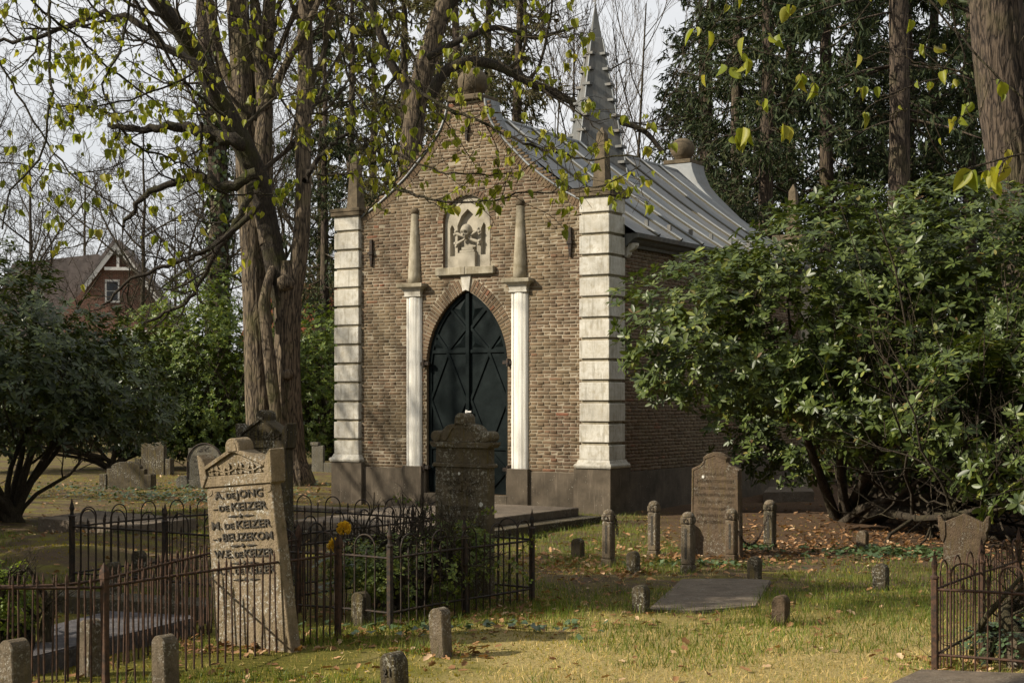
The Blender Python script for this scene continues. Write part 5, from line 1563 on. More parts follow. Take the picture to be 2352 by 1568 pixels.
tp = np.concatenate([[b2 + (.05, 0, -.3)], path([(675, 1112), (668, 1060), (664, 960), (660, 850), (660, 740), (660, 660), (654, 600)], Yt2)])
V, F = bark_tube(tp, [.54, .40, .29, .25, .235, .235, .26, .17], 100, None, .12, 9, 1.0, 4.0); put(t2, 'trunk', V, F, 'bark', b2)
l2 = [(path([(655, 700), (632, 600), (612, 500), (598, 430), (588, 400), (560, 335), (520, 260), (470, 160), (415, 70), (350, -10), (250, -120)], [30.4, 30.4, 30.4, 30.3, 30.2, 30, 29.8, 29.4, 29, 28.6, 28]), [.22, .21, .20, .20, .205, .20, .19, .18, .16, .13, .05]),
      (path([(664, 700), (684, 610), (694, 520), (697, 420), (696, 300), (702, 180), (700, 40), (715, -120), (740, -400)], Yt2), [.2, .165, .155, .15, .15, .145, .14, .12, .04]),
      (path([(622, 560), (606, 480), (600, 400), (608, 250), (590, 90), (575, -120)], [30.4, 30.5, 30.7, 30.9, 31, 31.2]), [.2, .2, .18, .16, .12, .04]),
      (path([(640, 1000), (625, 870), (612, 760), (605, 700), (618, 640), (630, 600)], [30.0, 30.0, 30.0, 30.05, 30.1, 30.3]), [.11, .11, .10, .10, .08, .04])]
for P, Rd in l2[:3]: V, F = bark_tube(P, Rd, 60, None, .10, 10, 1.0, 3.0); put(t2, 'limb', V, F, 'bark' if P is not l2[0][0] else 'bark_dark', b2)
V, F = bark_tube(*l2[3], 60, None, .13, 10, 1.0, 6.0); put(t2, 'side_stem', V, F, 'bark', b2)
for u, v, r_ in ((655, 650, .17), (612, 735, .13), (660, 860, .11), (650, 1010, .12)):
    bm = bmesh.new(); bmesh.ops.create_icosphere(bm, subdivisions=3, radius=r_); c_ = px(u, v, Yt2 - .22) - b2
    for vv in bm.verts: vv.co *= .8 + .5 * float(fbm(vv.co.x * 12 + u, vv.co.y * 12, vv.co.z * 12)); vv.co += Vector(c_)
    bm_obj('burr', bm, MAT['bark'], t2, True)
crown_from(l2[:3], g, (10, 7, 6), t2, b2)
# dark side boughs of the forked linden, sweeping left and right
side = []
for pts, Ys, w0 in (([(560, 335), (470, 300), (400, 290), (330, 300), (250, 285)], 29.5, 42), ([(588, 400), (520, 440), (470, 400), (415, 410), (340, 440), (280, 520)], 29, 34), ([(470, 160), (380, 110), (300, 40), (215, 35), (150, 62), (50, 95), (-40, 98)], 27, 26),
                    ([(590, 420), (540, 520), (480, 600), (440, 690), (330, 740)], 29, 22), ([(600, 470), (500, 560), (420, 600), (300, 640), (240, 700)], 28.5, 20), ([(697, 420), (760, 330), (800, 300), (860, 330)], 29, 18)):
    P = path(pts, Ys); r0 = w0 / 2 / FPX * Ys * .8
    side.append((P, np.linspace(r0, r0 * .35, len(pts))))
    V, F = tubes(resample(P, 26)[None] + .03 * g.normal(size=(1, 26, 3)), np.linspace(r0, r0 * .35, 26)[None], 8); put(t2, 'bough', V, F, 'bark_dark', b2)
crown_from(side, g, (9, 6, 5), t2, b2, 'bark_dark', .1, .85, .005, 'twigs', .15)

# big leaning tree behind the gable, with a long arching mossy bough
Y3 = 33.0; b3 = np.array([ux(905, Y3), Y3, 0.0]); t3 = tree_thing('leaning_tree', 'thick leaning bare tree with arching mossy bough behind the chapel gable', b3)
P = np.concatenate([[b3 + (0, 0, -.3)], path([(912, 900), (928, 600), (940, 380), (955, 240), (981, 134), (1006, 50), (1040, -40), (1060, -260)], Y3)])
V, F = bark_tube(P, [.38, .28, .24, .225, .22, .21, .19, .14, .04], 80, None, .10, 9, 1.0, 8.0); put(t3, 'trunk', V, F, 'bark', b3)
l3 = [(path([(985, 230), (1015, 165), (1060, 140), (1110, 140), (1165, 160), (1215, 190), (1265, 210), (1312, 232), (1360, 262), (1412, 278), (1470, 292), (1500, 312), (1508, 340), (1525, 352)], 32.5), np.linspace(.13, .05, 14)),
      (path([(1006, 50), (1030, 10), (1075, -40), (1150, -120)], 33), [.16, .14, .1, .05]), (path([(955, 240), (900, 150), (860, 40), (840, -120)], 33), [.12, .1, .08, .03]), (path([(981, 134), (1060, 90), (1140, 60), (1230, 90), (1330, 60)], 32.5), [.08, .07, .06, .05, .02])]
for P, Rd in l3:
    m = 30; V, F = tubes(resample(P, m)[None], np.interp(np.linspace(0, 1, m), np.linspace(0, 1, len(Rd)), Rd)[None], 9); put(t3, 'bough', V, F, 'bark_dark', b3)
crown_from(l3, g, (10, 6, 5), t3, b3, 'twig', .05, .85, .005)

# ivy-clad trunk on the left
Y4 = 40.0; b4 = np.array([ux(505, Y4), Y4, 0.0]); t4 = tree_thing('ivy_clad_tree', 'ivy-clad dark trunk beyond the lindens on the left', b4)
P = np.concatenate([[b4 + (0, 0, -.3)], path([(505, 800), (500, 620), (505, 480), (495, 300), (470, 100), (450, -200)], Y4)])
V, F = bark_tube(P, [.35, .28, .27, .26, .23, .18, .05], 30, None, .06, 11, 1.2, 9.0); put(t4, 'trunk', V, F, 'bark_brown', b4)
Pr = resample(P, 60); n = 2600; k = g.integers(4, 44, n); dd = rdir(n, g); pos = Pr[k] + dd * np.array([1, 1, .8]) * (.28 + .18 * g.random(n) ** 2)[:, None]
V, F = instances(SIMPLE, pos, norm(dd * .4 + np.array([0, 0, -.9]) + .4 * g.normal(size=dd.shape)), dd, .10 + .06 * g.random(n), .10 + .05 * g.random(n)); put(t4, 'ivy', V, F, 'shrub_leaf', b4, False, 'stuff')
crown_from([(path([(495, 300), (420, 180), (350, 120), (240, 60)], 40), [.1, .08, .06, .02]), (path([(480, 150), (520, 20), (560, -150)], 40), [.12, .1, .03]), (P[3:6], [.2, .18, .12])], g, (10, 7, 5), t4, b4)

# big trunk at the right edge
Y5 = 24.0; b5 = np.array([ux(2362, Y5), Y5, 0.0]); t5 = tree_thing('oak_tree', 'massive furrowed brown trunk rising behind the rhododendron', b5)
P = np.concatenate([[b5 + (0, 0, -.3)], path([(2360, 900), (2352, 640), (2338, 430), (2312, 260), (2296, 120), (2288, 0), (2280, -200), (2260, -600)], Y5)])
V, F = bark_tube(P, [.52, .43, .40, .39, .38, .375, .37, .35, .2], 110, None, .12, 9, 1.0, 12.0); put(t5, 'trunk', V, F, 'bark_brown', b5)
crown_from([(path([(2288, -120), (2200, -240), (2050, -330), (1900, -420)], 24), [.2, .16, .1, .03]), (path([(2285, -160), (2380, -300), (2500, -420)], 24), [.2, .15, .05])], g, (8, 6, 5), t5, b5)
# pale straight trunk in the spruce stand
Y6 = 33.0; b6 = np.array([ux(2066, Y6), Y6, 0.0]); t6 = tree_thing('spruce_tree', 'tall sunlit straight brown trunk in front of the dark spruces', b6)
P = np.concatenate([[b6 + (0, 0, -.3)], path([(2066, 800), (2066, 500), (2066, 250), (2064, 0), (2062, -300), (2060, -900)], Y6)])
V, F = bark_tube(P, [.3, .24, .225, .21, .20, .18, .06], 40, None, .05, 16, 2.2, 14.0); put(t6, 'trunk', V, F, 'bark_brown', b6)
sp_l = []
for q in range(26):
    v0 = -700 + 1050 * g.random(); dx = (1 if g.random() < .5 else -1) * (120 + 160 * g.random())
    sp_l.append((path([(2066, v0), (2066 + dx * .4, v0 + 12), (2066 + dx * .8, v0 + 50), (2066 + dx, v0 + 60)], [33, 33 + g.normal() * .5, 33 + g.normal(), 33 + g.normal() * 1.3]), [.03, .022, .014, .006]))
a = Acc(); a.add(*tubes(np.array([resample(p, 8) for p, r_ in sp_l]), np.array([np.interp(np.linspace(0, 1, 8), np.linspace(0, 1, 4), r_) for p, r_ in sp_l]), 5))
tw = grow(dict(P=np.array([resample(p, 8) for p, r_ in sp_l]), R=np.full((26, 8), .01)), 12, .35, 1.0, g, .2, 4, -.3, .12)
me = a.mesh('limbs', MAT['bark_brown']); me.transform(Matrix.Translation(-b6)); link('limbs', me, t6)
T = tw['P']; ns = 14; ti = g.random((len(T), ns)) * 2.98; i0 = ti.astype(int); f_ = (ti - i0)[..., None]; ar = np.arange(len(T))[:, None]
pos = (T[ar, i0] * (1 - f_) + T[ar, i0 + 1] * f_).reshape(-1, 3); Y = norm(norm(T[ar, i0 + 1] - T[ar, i0]) * .7 + .5 * g.normal(size=(len(T), ns, 3)) + np.array([0, 0, -.7])).reshape(-1, 3)
ln = .12 + .16 * g.random(len(pos)); V, F = instances(NEEDLE, pos, Y, rdir(len(pos), g), ln, ln * .24); put(t6, 'crown', V, F, 'spruce', b6, False, 'stuff')

# ------------------------------------------------------------------ overhanging lindens with young leaves
def z1(pts): return [(x / 2.979, y / 2.979) for x, y in pts]
def z2(pts): return [(726 + x / 2.979, y / 2.979) for x, y in pts]
def z3(pts): return [(1512.4 + x / 2.801, y / 2.801) for x, y in pts]
def overhang(name, label, base, trunk, limbs, branches, seed, leaf_n, leafL, extra=None, singles=300, ntw=8, high=None):
    g = np.random.default_rng(seed)
    base = np.array(base, float); o = tree_thing(name, label, base)
    V, F = bark_tube(np.array(trunk[0]), trunk[1], 40, None, .08, 11, 1.2, seed); put(o, 'trunk', V, F, 'bark', base)
    LP = []
    for P, Rd in limbs:
        q = resample(np.array(P, float), 30); LP.append(q)
        V, F = tubes(q[None], np.interp(np.linspace(0, 1, 30), np.linspace(0, 1, len(Rd)), Rd)[None], 10); put(o, 'limb', V, F, 'bark_dark', base)
    LPa = np.concatenate(LP)
    lv = []
    for pts, Y0, dY, w0, conn in branches:
        n = len(pts)
        P = np.array([px(u, v, Y0 + dY * k / (n - 1)) for k, (u, v) in enumerate(pts)])
        P[1:-1] += .012 * g.normal(size=P[1:-1].shape)
        if conn:
            d = np.linalg.norm((LPa - P[0]) * np.array([1, 1, .6]), axis=1); Lp = LPa[np.argmin(d)]
            first = norm(P[0] - P[1]); mid = P[0] + first * .35 + np.array([0, 0, .1]); mid2 = mid * .5 + Lp * .5 + np.array([0, 0, .12])
            P = np.concatenate([[Lp, mid2, mid], P])
        r0 = w0 / 2 / FPX * Y0; m = max(14, 3 * len(P))
        Q = resample(P, m); Q[1:-1] += .006 * g.normal(size=Q[1:-1].shape); Rd = np.linspace(r0, max(r0 * .4, .0022), m)
        V, F = tubes(Q[None], Rd[None], 7); put(o, 'branch', V, F, 'bark_dark' if w0 > 5 else 'twig', base)
        Lq = np.linalg.norm(np.diff(Q, axis=0), axis=1).sum()
        nt_ = max(3, int(Lq * ntw))
        lv.append((resample(Q, 24), np.interp(np.linspace(0, 1, 24), np.linspace(0, 1, m), Rd), nt_))
    a = Acc(); lp, ld = [], []
    for Q, Rd, nt_ in lv:
        L_ = np.linalg.norm(np.diff(Q, axis=0), axis=1).sum()
        c1 = grow(dict(P=Q[None], R=Rd[None]), nt_, min(.5, .42 / L_ + .1), .85, g, .12, 7, -.02, .2)
        a.add(*tubes(c1['P'], np.maximum(c1['R'] * .7, .0022), 5))
        c2 = grow(c1, 3, .5, .8, g, .3, 5, -.05, .2); a.add(*tubes(c2['P'], np.full(c2['P'].shape[:2], .0016), 4))
        allp = np.concatenate([c2['P'][:, -1], c1['P'][:, -1], c1['P'][:, 3], c2['P'][:, 2], Q[::2]]); lp.append(allp)
    me = a.mesh('twigs', MAT['twig']); me.transform(Matrix.Translation(-base)); tag(link('twigs', me, o), kind='stuff')
    if high:  # unseen upper canopy, added to dim the skylight from overhead
        lvh = crown_from([(np.array(P_), R_) for P_, R_ in high], g, (9, 7, 6), o, base, 'twig', .12, .8, .004, 'added_shade_crown', .1)
        tp_ = np.concatenate([lvh[-1]['P'][:, -1], lvh[-1]['P'][:, 2], lvh[-2]['P'][:, -1]]); tp_ = tp_[tp_[:, 2] > CAMH + .285 * np.abs(tp_[:, 1]) + .4]
        tp_ = np.repeat(tp_, 3, 0); n = len(tp_); sl = leafL * (.6 + .8 * g.random(n))
        V, F = instances(LINDEN, tp_ + .03 * g.normal(size=(n, 3)), norm(np.stack([.5 * g.normal(size=n), .5 * g.normal(size=n), -np.ones(n)], -1)), rdir(n, g), sl, sl * .8); put(o, 'added_shade_foliage', V, F, 'linden_leaf', base, False, 'stuff')
    lp = np.concatenate(lp)
    u = 1176 + lp[:, 0] / lp[:, 1] * FPX; v = HORZ - (lp[:, 2] - CAMH) / lp[:, 1] * FPX
    w = np.where((u > -100) & (u < 2452) & (v > -80) & (v < 760), 1.0, .25)
    keep = g.choice(len(lp), min(leaf_n, len(lp)), replace=False, p=w / w.sum()); nodes = lp[keep]
    if extra is not None: nodes = np.concatenate([nodes, extra])
    cnt = g.integers(1, 4, len(nodes)); nodes = np.repeat(nodes, cnt, 0); n = len(nodes)
    Y = norm(np.stack([.35 * g.normal(size=n), .35 * g.normal(size=n), -np.ones(n)], -1)); Z = norm(np.stack([g.normal(size=n), g.normal(size=n) - .6, .15 * g.normal(size=n)], -1))
    sl = leafL * (.3 + .85 * g.random(n)); sw = sl * (.42 + .3 * g.random(n))
    nodes = nodes + np.stack([.012 * g.normal(size=n), .012 * g.normal(size=n), -.006 * g.random(n)], -1)
    u = 1176 + nodes[:, 0] / nodes[:, 1] * FPX; v = HORZ - (nodes[:, 2] - CAMH) / nodes[:, 1] * FPX
    inn = (u > 0) & (u < 2352) & (v > 0) & (v < 1568)
    od = np.argsort(np.where(inn, -sl / nodes[:, 1], 1e3)); sel = np.zeros(n, bool); sel[od[:singles]] = True
    leaf_objs(LINDEN, MAT['linden_leaf'], 'leaf', o, nodes[sel], Y[sel], Z[sel], sl[sel], sw[sel], base)
    r_ = ~sel
    if r_.any(): V, F = instances(LINDEN, nodes[r_], Y[r_], Z[r_], sl[r_], sw[r_]); put(o, 'foliage', V, F, 'linden_leaf', base, False, 'stuff')
    return o
BL = [
 (z1([(330, -40), (350, 120), (345, 250), (335, 400), (350, 550), (365, 640), (350, 750), (320, 960), (240, 1110), (150, 1230), (60, 1280), (40, 1400), (15, 1568)]), 11, -1.0, 10, True),
 (z1([(890, -40), (870, 120), (850, 250), (835, 370), (770, 450), (700, 520), (720, 620), (760, 690), (800, 790), (830, 880), (790, 950)]), 11.5, -.5, 10, True),
 (z1([(190, -30), (330, 130), (450, 195), (560, 290), (700, 420), (850, 540), (1000, 650), (1150, 740), (1300, 790), (1410, 790)]), 12, .5, 9, True),
 (z1([(-60, 330), (0, 420), (60, 530), (130, 660), (190, 790), (250, 880), (330, 980), (420, 1110), (560, 1240), (700, 1360), (800, 1420), (980, 1490), (1040, 1580), (1200, 1720)]), 10.5, 0, 8, True),
 (z1([(900, -30), (1010, 150), (1100, 290), (1200, 480), (1310, 600), (1400, 690), (1470, 740), (1540, 800)]), 13, .5, 13, True),
 (z1([(1690, -40), (1700, 200), (1750, 380), (1830, 520), (1890, 640), (1990, 760), (2100, 900), (2130, 1040)]), 12, -.8, 11, True),
 (z1([(1480, -40), (1455, 150), (1440, 320), (1400, 460), (1290, 560), (1150, 560), (1000, 650), (850, 680), (700, 720), (560, 730)]), 12.5, -1, 9, True),
 (z1([(100, -40), (130, 120), (200, 240), (310, 310), (400, 360), (480, 480), (560, 620), (600, 760)]), 11, .2, 5, True),
 (z1([(-40, 1130), (40, 1120), (180, 1110), (300, 1170), (450, 1230), (600, 1180), (760, 1150), (900, 1100), (960, 1030)]), 11, .5, 6, True),
 (z1([(380, 720), (520, 740), (640, 720), (800, 790), (920, 770), (1060, 730)]), 11, .3, 5, False),
 (z1([(830, 880), (900, 1000), (1020, 1050), (1110, 1050), (1200, 1100), (1300, 1160), (1410, 1200)]), 11.2, .3, 7, False),
 (z1([(1410, 1200), (1380, 1240), (1440, 1290), (1600, 1330), (1780, 1330), (1920, 1350), (2000, 1280)]), 11.6, 0, 6, False),
 (z1([(1380, 840), (1390, 980), (1370, 1100), (1360, 1240)]), 11.5, 0, 9, False),
 (z1([(2343, 10), (2200, 80), (2040, 160), (1880, 200), (1740, 330), (1600, 480), (1490, 580)]), 11, .5, 5, True),
 (z2([(100, -40), (120, 60), (150, 250), (220, 580), (260, 680), (400, 800), (480, 920), (560, 1010), (570, 1140)]), 12.5, -.6, 11, True),
 (z2([(380, -40), (540, 130), (590, 270), (640, 350), (690, 480), (710, 640), (735, 760), (700, 840), (660, 920)]), 12, -.3, 11, True),
 (z2([(590, 270), (580, 400), (580, 480), (470, 630), (490, 770), (520, 900), (540, 1010), (545, 1130), (540, 1310)]), 12, -.4, 8, False),
 (z2([(600, 500), (740, 640), (860, 720), (990, 790), (1100, 800), (1240, 900), (1380, 960), (1540, 1020), (1720, 1060), (1900, 1080), (2060, 1070), (2200, 1075)]), 11.6, -.8, 9, False),
 (z2([(980, -40), (1080, 130), (1150, 250), (1140, 340), (1010, 350), (1000, 480), (1005, 640), (990, 760)]), 11, 0, 6, True),
 (z2([(1020, -30), (1180, 150), (1360, 240), (1600, 240), (1740, 215), (1870, 165)]), 10.5, -.5, 5, True),
 (z2([(1060, 60), (1170, 270), (1260, 420), (1400, 540), (1500, 570), (1640, 630), (1740, 690), (1800, 800), (1900, 860), (1960, 920)]), 11.5, -.5, 7, False),
 (z2([(540, 1290), (700, 1340), (850, 1380), (1050, 1395), (1220, 1370), (1400, 1330), (1600, 1300), (1800, 1290), (1960, 1250), (2100, 1200), (2220, 1135)]), 11, -.6, 6, False),
 (z2([(540, 1040), (700, 1130), (860, 1190), (1080, 1195), (1260, 1215), (1380, 1180), (1480, 1120), (1600, 1050), (1700, 960)]), 11.3, -.4, 5, False),
 (z2([(330, 1480), (420, 1380), (530, 1290), (600, 1190), (700, 1080), (800, 980)]), 11.5, 0, 5, False),
 (z2([(570, 1280), (750, 1380), (900, 1440), (1000, 1390)]), 11, 0, 4, False),
 (z2([(-40, 780), (120, 800), (240, 860), (330, 940), (430, 1020), (560, 1060)]), 12, 0, 5, False),
 (z2([(60, 400), (220, 450), (380, 440), (560, 390)]), 12, 0, 4, False),
 (z2([(10, 1190), (130, 1200), (260, 1180), (400, 1230), (520, 1210)]), 11.5, 0, 5, False),
]
overhang('linden_tree', 'overhanging linden boughs with young drooping leaves across the gable and sky', (-4.6, 5.6, 0),
         ([(-4.6, 5.6, -.3), (-4.58, 5.6, 1.5), (-4.5, 5.7, 3.2), (-4.35, 6.0, 4.6), (-4.2, 6.4, 6.0), (-4.1, 6.8, 8.0)], [.42, .34, .31, .29, .2, .08]),
         [([(-4.45, 5.8, 3.9), (-3.4, 7.6, 5.6), (-1.8, 9.8, 6.1), (.2, 11.3, 6.2), (2.4, 12.2, 6.0)], [.2, .17, .13, .10, .04]),
          ([(-4.4, 5.9, 4.2), (-4.6, 8.0, 5.7), (-4.3, 10.4, 6.0), (-3.4, 13.0, 6.6)], [.2, .16, .12, .05])],
         BL, 31, 1250, .074, None, 300, 8,
         [([(-4.2, 6.3, 5.8), (-2.6, 6.4, 8.2), (-.4, 6.0, 9.8), (1.8, 5.4, 11.0)], [.16, .12, .08, .03]), ([(-4.2, 6.4, 6.0), (-2.2, 8.6, 8.4), (.2, 10.2, 9.6), (2.6, 11.4, 10.4)], [.16, .12, .08, .03]), ([(-4.1, 6.8, 7.0), (-4.0, 5.0, 9.6), (-3.0, 2.6, 11.5), (-1.6, .6, 12.6)], [.15, .11, .08, .03])])
BR = [
 (z3([(1400, -40), (1290, 100), (1180, 210), (1050, 290), (960, 340), (800, 355), (680, 340), (550, 335), (430, 280), (350, 260)]), 6.6, .2, 6, True),
 (z3([(550, 340), (480, 395), (430, 410)]), 6.8, 0, 4, False), (z3([(460, -40), (400, 100), (340, 190)]), 6.9, 0, 5, True),
 (z3([(960, 340), (920, 450), (880, 550), (820, 650), (740, 730), (725, 830), (620, 850), (560, 850)]), 6.7, .2, 5, False), (z3([(725, 835), (780, 815), (830, 810)]), 6.8, 0, 3, False),
 (z3([(1860, -40), (1900, 200), (1970, 430), (1960, 480), (1800, 510), (1600, 570), (1420, 620)]), 6.8, .2, 8, True),
 (z3([(1960, 470), (1700, 410), (1450, 330), (1290, 390)]), 6.9, 0, 5, False),
 (z3([(2460, 975), (2352, 990), (2200, 1000), (2080, 1050), (1960, 1080), (1850, 1130)]), 5.2, .1, 11, True),
 (z3([(1700, -40), (1850, 150), (2000, 310), (2150, 450), (2352, 650), (2460, 760)]), 7.0, -.3, 9, True),
 (z3([(1960, 480), (2000, 640), (1940, 760), (1880, 790)]), 6.9, 0, 3, False),
 (z3([(1600, 700), (1480, 700), (1380, 760)]), 6.8, 0, 4, False), (z3([(2352, 800), (2300, 950), (2180, 1080), (2060, 1110)]), 5.4, 0, 3, False)]
exl = [(225, 180), (315, 190), (565, 235), (755, 215), (410, 405), (560, 375), (625, 645), (665, 640), (560, 820), (825, 800), (1290, 350), (1400, 550), (1335, 720), (1540, 670), (1700, 280), (1775, 285), (1685, 515), (1730, 520), (1925, 515), (2200, 610), (2180, 965), (2130, 1110)]
exl = np.array([px(*z3([q])[0], 6.7) for q in exl] + [px(*z3([(1985, 1090)])[0], 5.0)] * 2)
overhang('linden_tree', 'thin overhanging linden twigs with few large young leaves before the spruces', (4.9, 5.0, 0),
         ([(4.9, 5.0, -.3), (4.88, 5.0, 1.5), (4.8, 5.1, 3.0), (4.7, 5.3, 4.6), (4.7, 5.5, 6.5)], [.38, .31, .28, .22, .08]),
         [([(4.8, 5.1, 3.2), (3.8, 5.9, 4.0), (2.4, 6.6, 4.2), (.6, 7.0, 4.3)], [.14, .10, .07, .03])], BR, 32, 30, .082, exl, 120, 2.0,
         [([(4.75, 5.4, 5.6), (5.2, 7.6, 8.0), (5.2, 10.2, 9.4), (4.6, 13.0, 10.4)], [.15, .11, .08, .03]), ([(4.7, 5.5, 5.8), (3.0, 7.2, 8.2), (1.6, 9.2, 9.6), (.6, 11.6, 10.6)], [.14, .1, .07, .03]), ([(4.75, 5.4, 5.4), (3.6, 3.0, 8.0), (2.2, .8, 9.6), (.6, -1.2, 10.8)], [.14, .1, .07, .03])])

# ------------------------------------------------------------------ shrubs
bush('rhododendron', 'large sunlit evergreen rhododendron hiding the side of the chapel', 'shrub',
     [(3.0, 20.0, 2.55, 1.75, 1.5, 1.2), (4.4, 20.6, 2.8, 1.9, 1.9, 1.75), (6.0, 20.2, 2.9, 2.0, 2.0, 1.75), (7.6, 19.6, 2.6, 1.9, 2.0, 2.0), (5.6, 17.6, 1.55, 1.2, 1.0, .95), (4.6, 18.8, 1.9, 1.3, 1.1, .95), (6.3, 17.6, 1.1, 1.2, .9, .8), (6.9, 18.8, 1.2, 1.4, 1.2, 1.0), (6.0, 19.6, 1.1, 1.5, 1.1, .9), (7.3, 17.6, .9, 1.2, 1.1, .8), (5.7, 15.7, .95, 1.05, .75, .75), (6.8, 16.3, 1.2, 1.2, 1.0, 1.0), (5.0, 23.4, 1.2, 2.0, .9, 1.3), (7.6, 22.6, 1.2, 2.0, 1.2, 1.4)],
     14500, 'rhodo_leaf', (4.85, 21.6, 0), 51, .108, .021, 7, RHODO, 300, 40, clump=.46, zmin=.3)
bush('rhododendron', 'shaded dark evergreen shrub on the left before the brick house', 'shrub',
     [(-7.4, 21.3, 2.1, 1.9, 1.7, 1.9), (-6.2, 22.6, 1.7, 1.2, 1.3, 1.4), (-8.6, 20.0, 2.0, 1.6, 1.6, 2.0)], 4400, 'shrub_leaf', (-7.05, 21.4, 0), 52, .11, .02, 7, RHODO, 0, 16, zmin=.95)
bush('rhododendron', 'lower dark shrub behind the round-topped headstone', 'shrub', [(-9.0, 37.6, 1.5, 1.7, 1.2, 1.7), (-11.0, 37.6, 1.7, 1.8, 1.2, 2.0), (-12.5, 35.6, 1.8, 1.8, 1.3, 2.2)], 3000, 'shrub_leaf', (-9.8, 37.6, 0), 53, .12, .024, 6, RHODO, 0, 10, zmin=.15)
bush('holly_shrub', 'bright green evergreen shrub left of the linden trunks', 'shrub', [(-7.6, 38, 2.3, 1.5, 1.3, 2.7), (-8.9, 38.5, 2.0, 1.6, 1.3, 2.2), (-6.4, 38.4, 2.0, 1.2, 1.2, 2.3)], 5600, 'hedge_leaf', (-7.6, 38, 0), 54, .095, .022, 6, SIMPLE, 0, 10, zmin=.1)
bush('holly_shrub', 'green evergreen shrub between the forked linden and the chapel', 'shrub', [(-4.9, 39, 1.9, 1.4, 1.2, 2.3), (-3.6, 38.6, 1.7, 1.3, 1.2, 2.0)], 3000, 'hedge_leaf', (-4.4, 39, 0), 55, .095, .022, 6, SIMPLE, 0, 8, zmin=.1)
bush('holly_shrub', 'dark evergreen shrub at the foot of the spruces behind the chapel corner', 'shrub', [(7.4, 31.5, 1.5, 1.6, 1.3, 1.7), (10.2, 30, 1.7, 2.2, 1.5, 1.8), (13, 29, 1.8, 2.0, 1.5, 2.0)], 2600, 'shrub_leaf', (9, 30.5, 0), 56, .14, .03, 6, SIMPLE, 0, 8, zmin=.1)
for q, (u, Y) in enumerate(((-40, 50), (150, 52), (330, 54), (470, 52), (640, 54), (800, 50), (1560, 60), (1760, 58), (1960, 57), (2160, 55), (2360, 52))):
    bush('hedge_shrub', 'distant dark hedge shrub closing the view behind the trees', 'shrub', [(ux(u, Y), Y, 1.7, 2.6, 1.2, 2.2)], 1300, 'shrub_leaf', (ux(u, Y), Y, 0), 80 + q, .2, .05, 5, SIMPLE, 0, 4, group='distant hedge shrubs', zmin=.05, clump=.3)
# tall evergreens standing left of the graves (they shade the ground between the railings)
for q, (x, y, h_, r_) in enumerate(((-7.4, 11.35, 6.3, 1.5), (-7.7, 13.9, 4.7, 1.4), (-8.3, 16.9, 4.1, 1.4), (-9.4, 11.2, 7.8, 1.7), (-10.2, 13.4, 7.0, 1.5))):
    bush('yew_shrub', 'tall dark yew standing on the left beyond the iron railings', 'shrub', [(x, y, h_ * .36, r_, r_, h_ * .36), (x + .2, y, h_ * .70, r_ * .85, r_ * .85, h_ * .30)], 3000, 'shrub_leaf', (x, y, 0), 90 + q, .14, .03, 6, SIMPLE, 0, 6, group='yews left of the railings', zmin=.05, clump=.36)
bare_tree(2, -12.8, 21.0, .7, .95, 'bare spreading tree standing left of the graves', 'bare trees left of the graves')
bare_tree(0, -19, 24.0, 2.2, .9, 'bare spreading tree standing left of the graves', 'bare trees left of the graves')
# gnarled low limb of the left shrub
P = np.array([gp(30, 1192), px(60, 1150, 21.8), px(110, 1112, 21.6), px(160, 1090, 21.4), px(195, 1050, 21.2), px(225, 1010, 21.1)])
# brambles and ivy round the scroll-topped headstone
cC = (C1 + C2 + C3 + C4) / 4
bush('bramble', 'loose small-leaved bramble filling the hooped railing of the scroll-topped headstone', 'shrub', [(cC[0], cC[1], .28, .75, .85, .34), (cC[0] + .35, cC[1] + .35, .34, .45, .5, .34), (cC[0] + .1, cC[1] - .35, .3, .5, .45, .32)], 1500, 'bramble_leaf', (cC[0], cC[1], 0), 61, .030, .0105, 5, SIMPLE, 0, 16, zmin=.02, clump=.5, up=.3)
bush('fresh_shrub', 'small bright fresh green shrub behind the left end of the spiked railing', 'shrub', [(ux(28, 9.9), 9.9, .3, .17, .25, .36), (ux(-40, 9.8), 9.8, .35, .2, .25, .36)], 520, 'fresh_leaf', (ux(10, 9.9), 9.9, 0), 62, .028, .009, 5, SIMPLE, 0, 8, zmin=.02, clump=.3)
bush('ivy_plant', 'dark ivy and weeds inside the rusty hooped railing', 'shrub', [(3.35, 9.9, .1, .45, .5, .16), (3.7, 10.4, .12, .4, .5, .2)], 320, 'ivy_leaf', (3.4, 10.0, 0), 63, .035, .014, 5, SIMPLE, 0, 8, zmin=.02, clump=.3)
g = np.random.default_rng(66)
vs_ = empty('bramble', (C2[0], C2[1], 0), 0, 'long trailing bramble shoots with small leaves arching over the scroll-topped headstone', 'shrub')
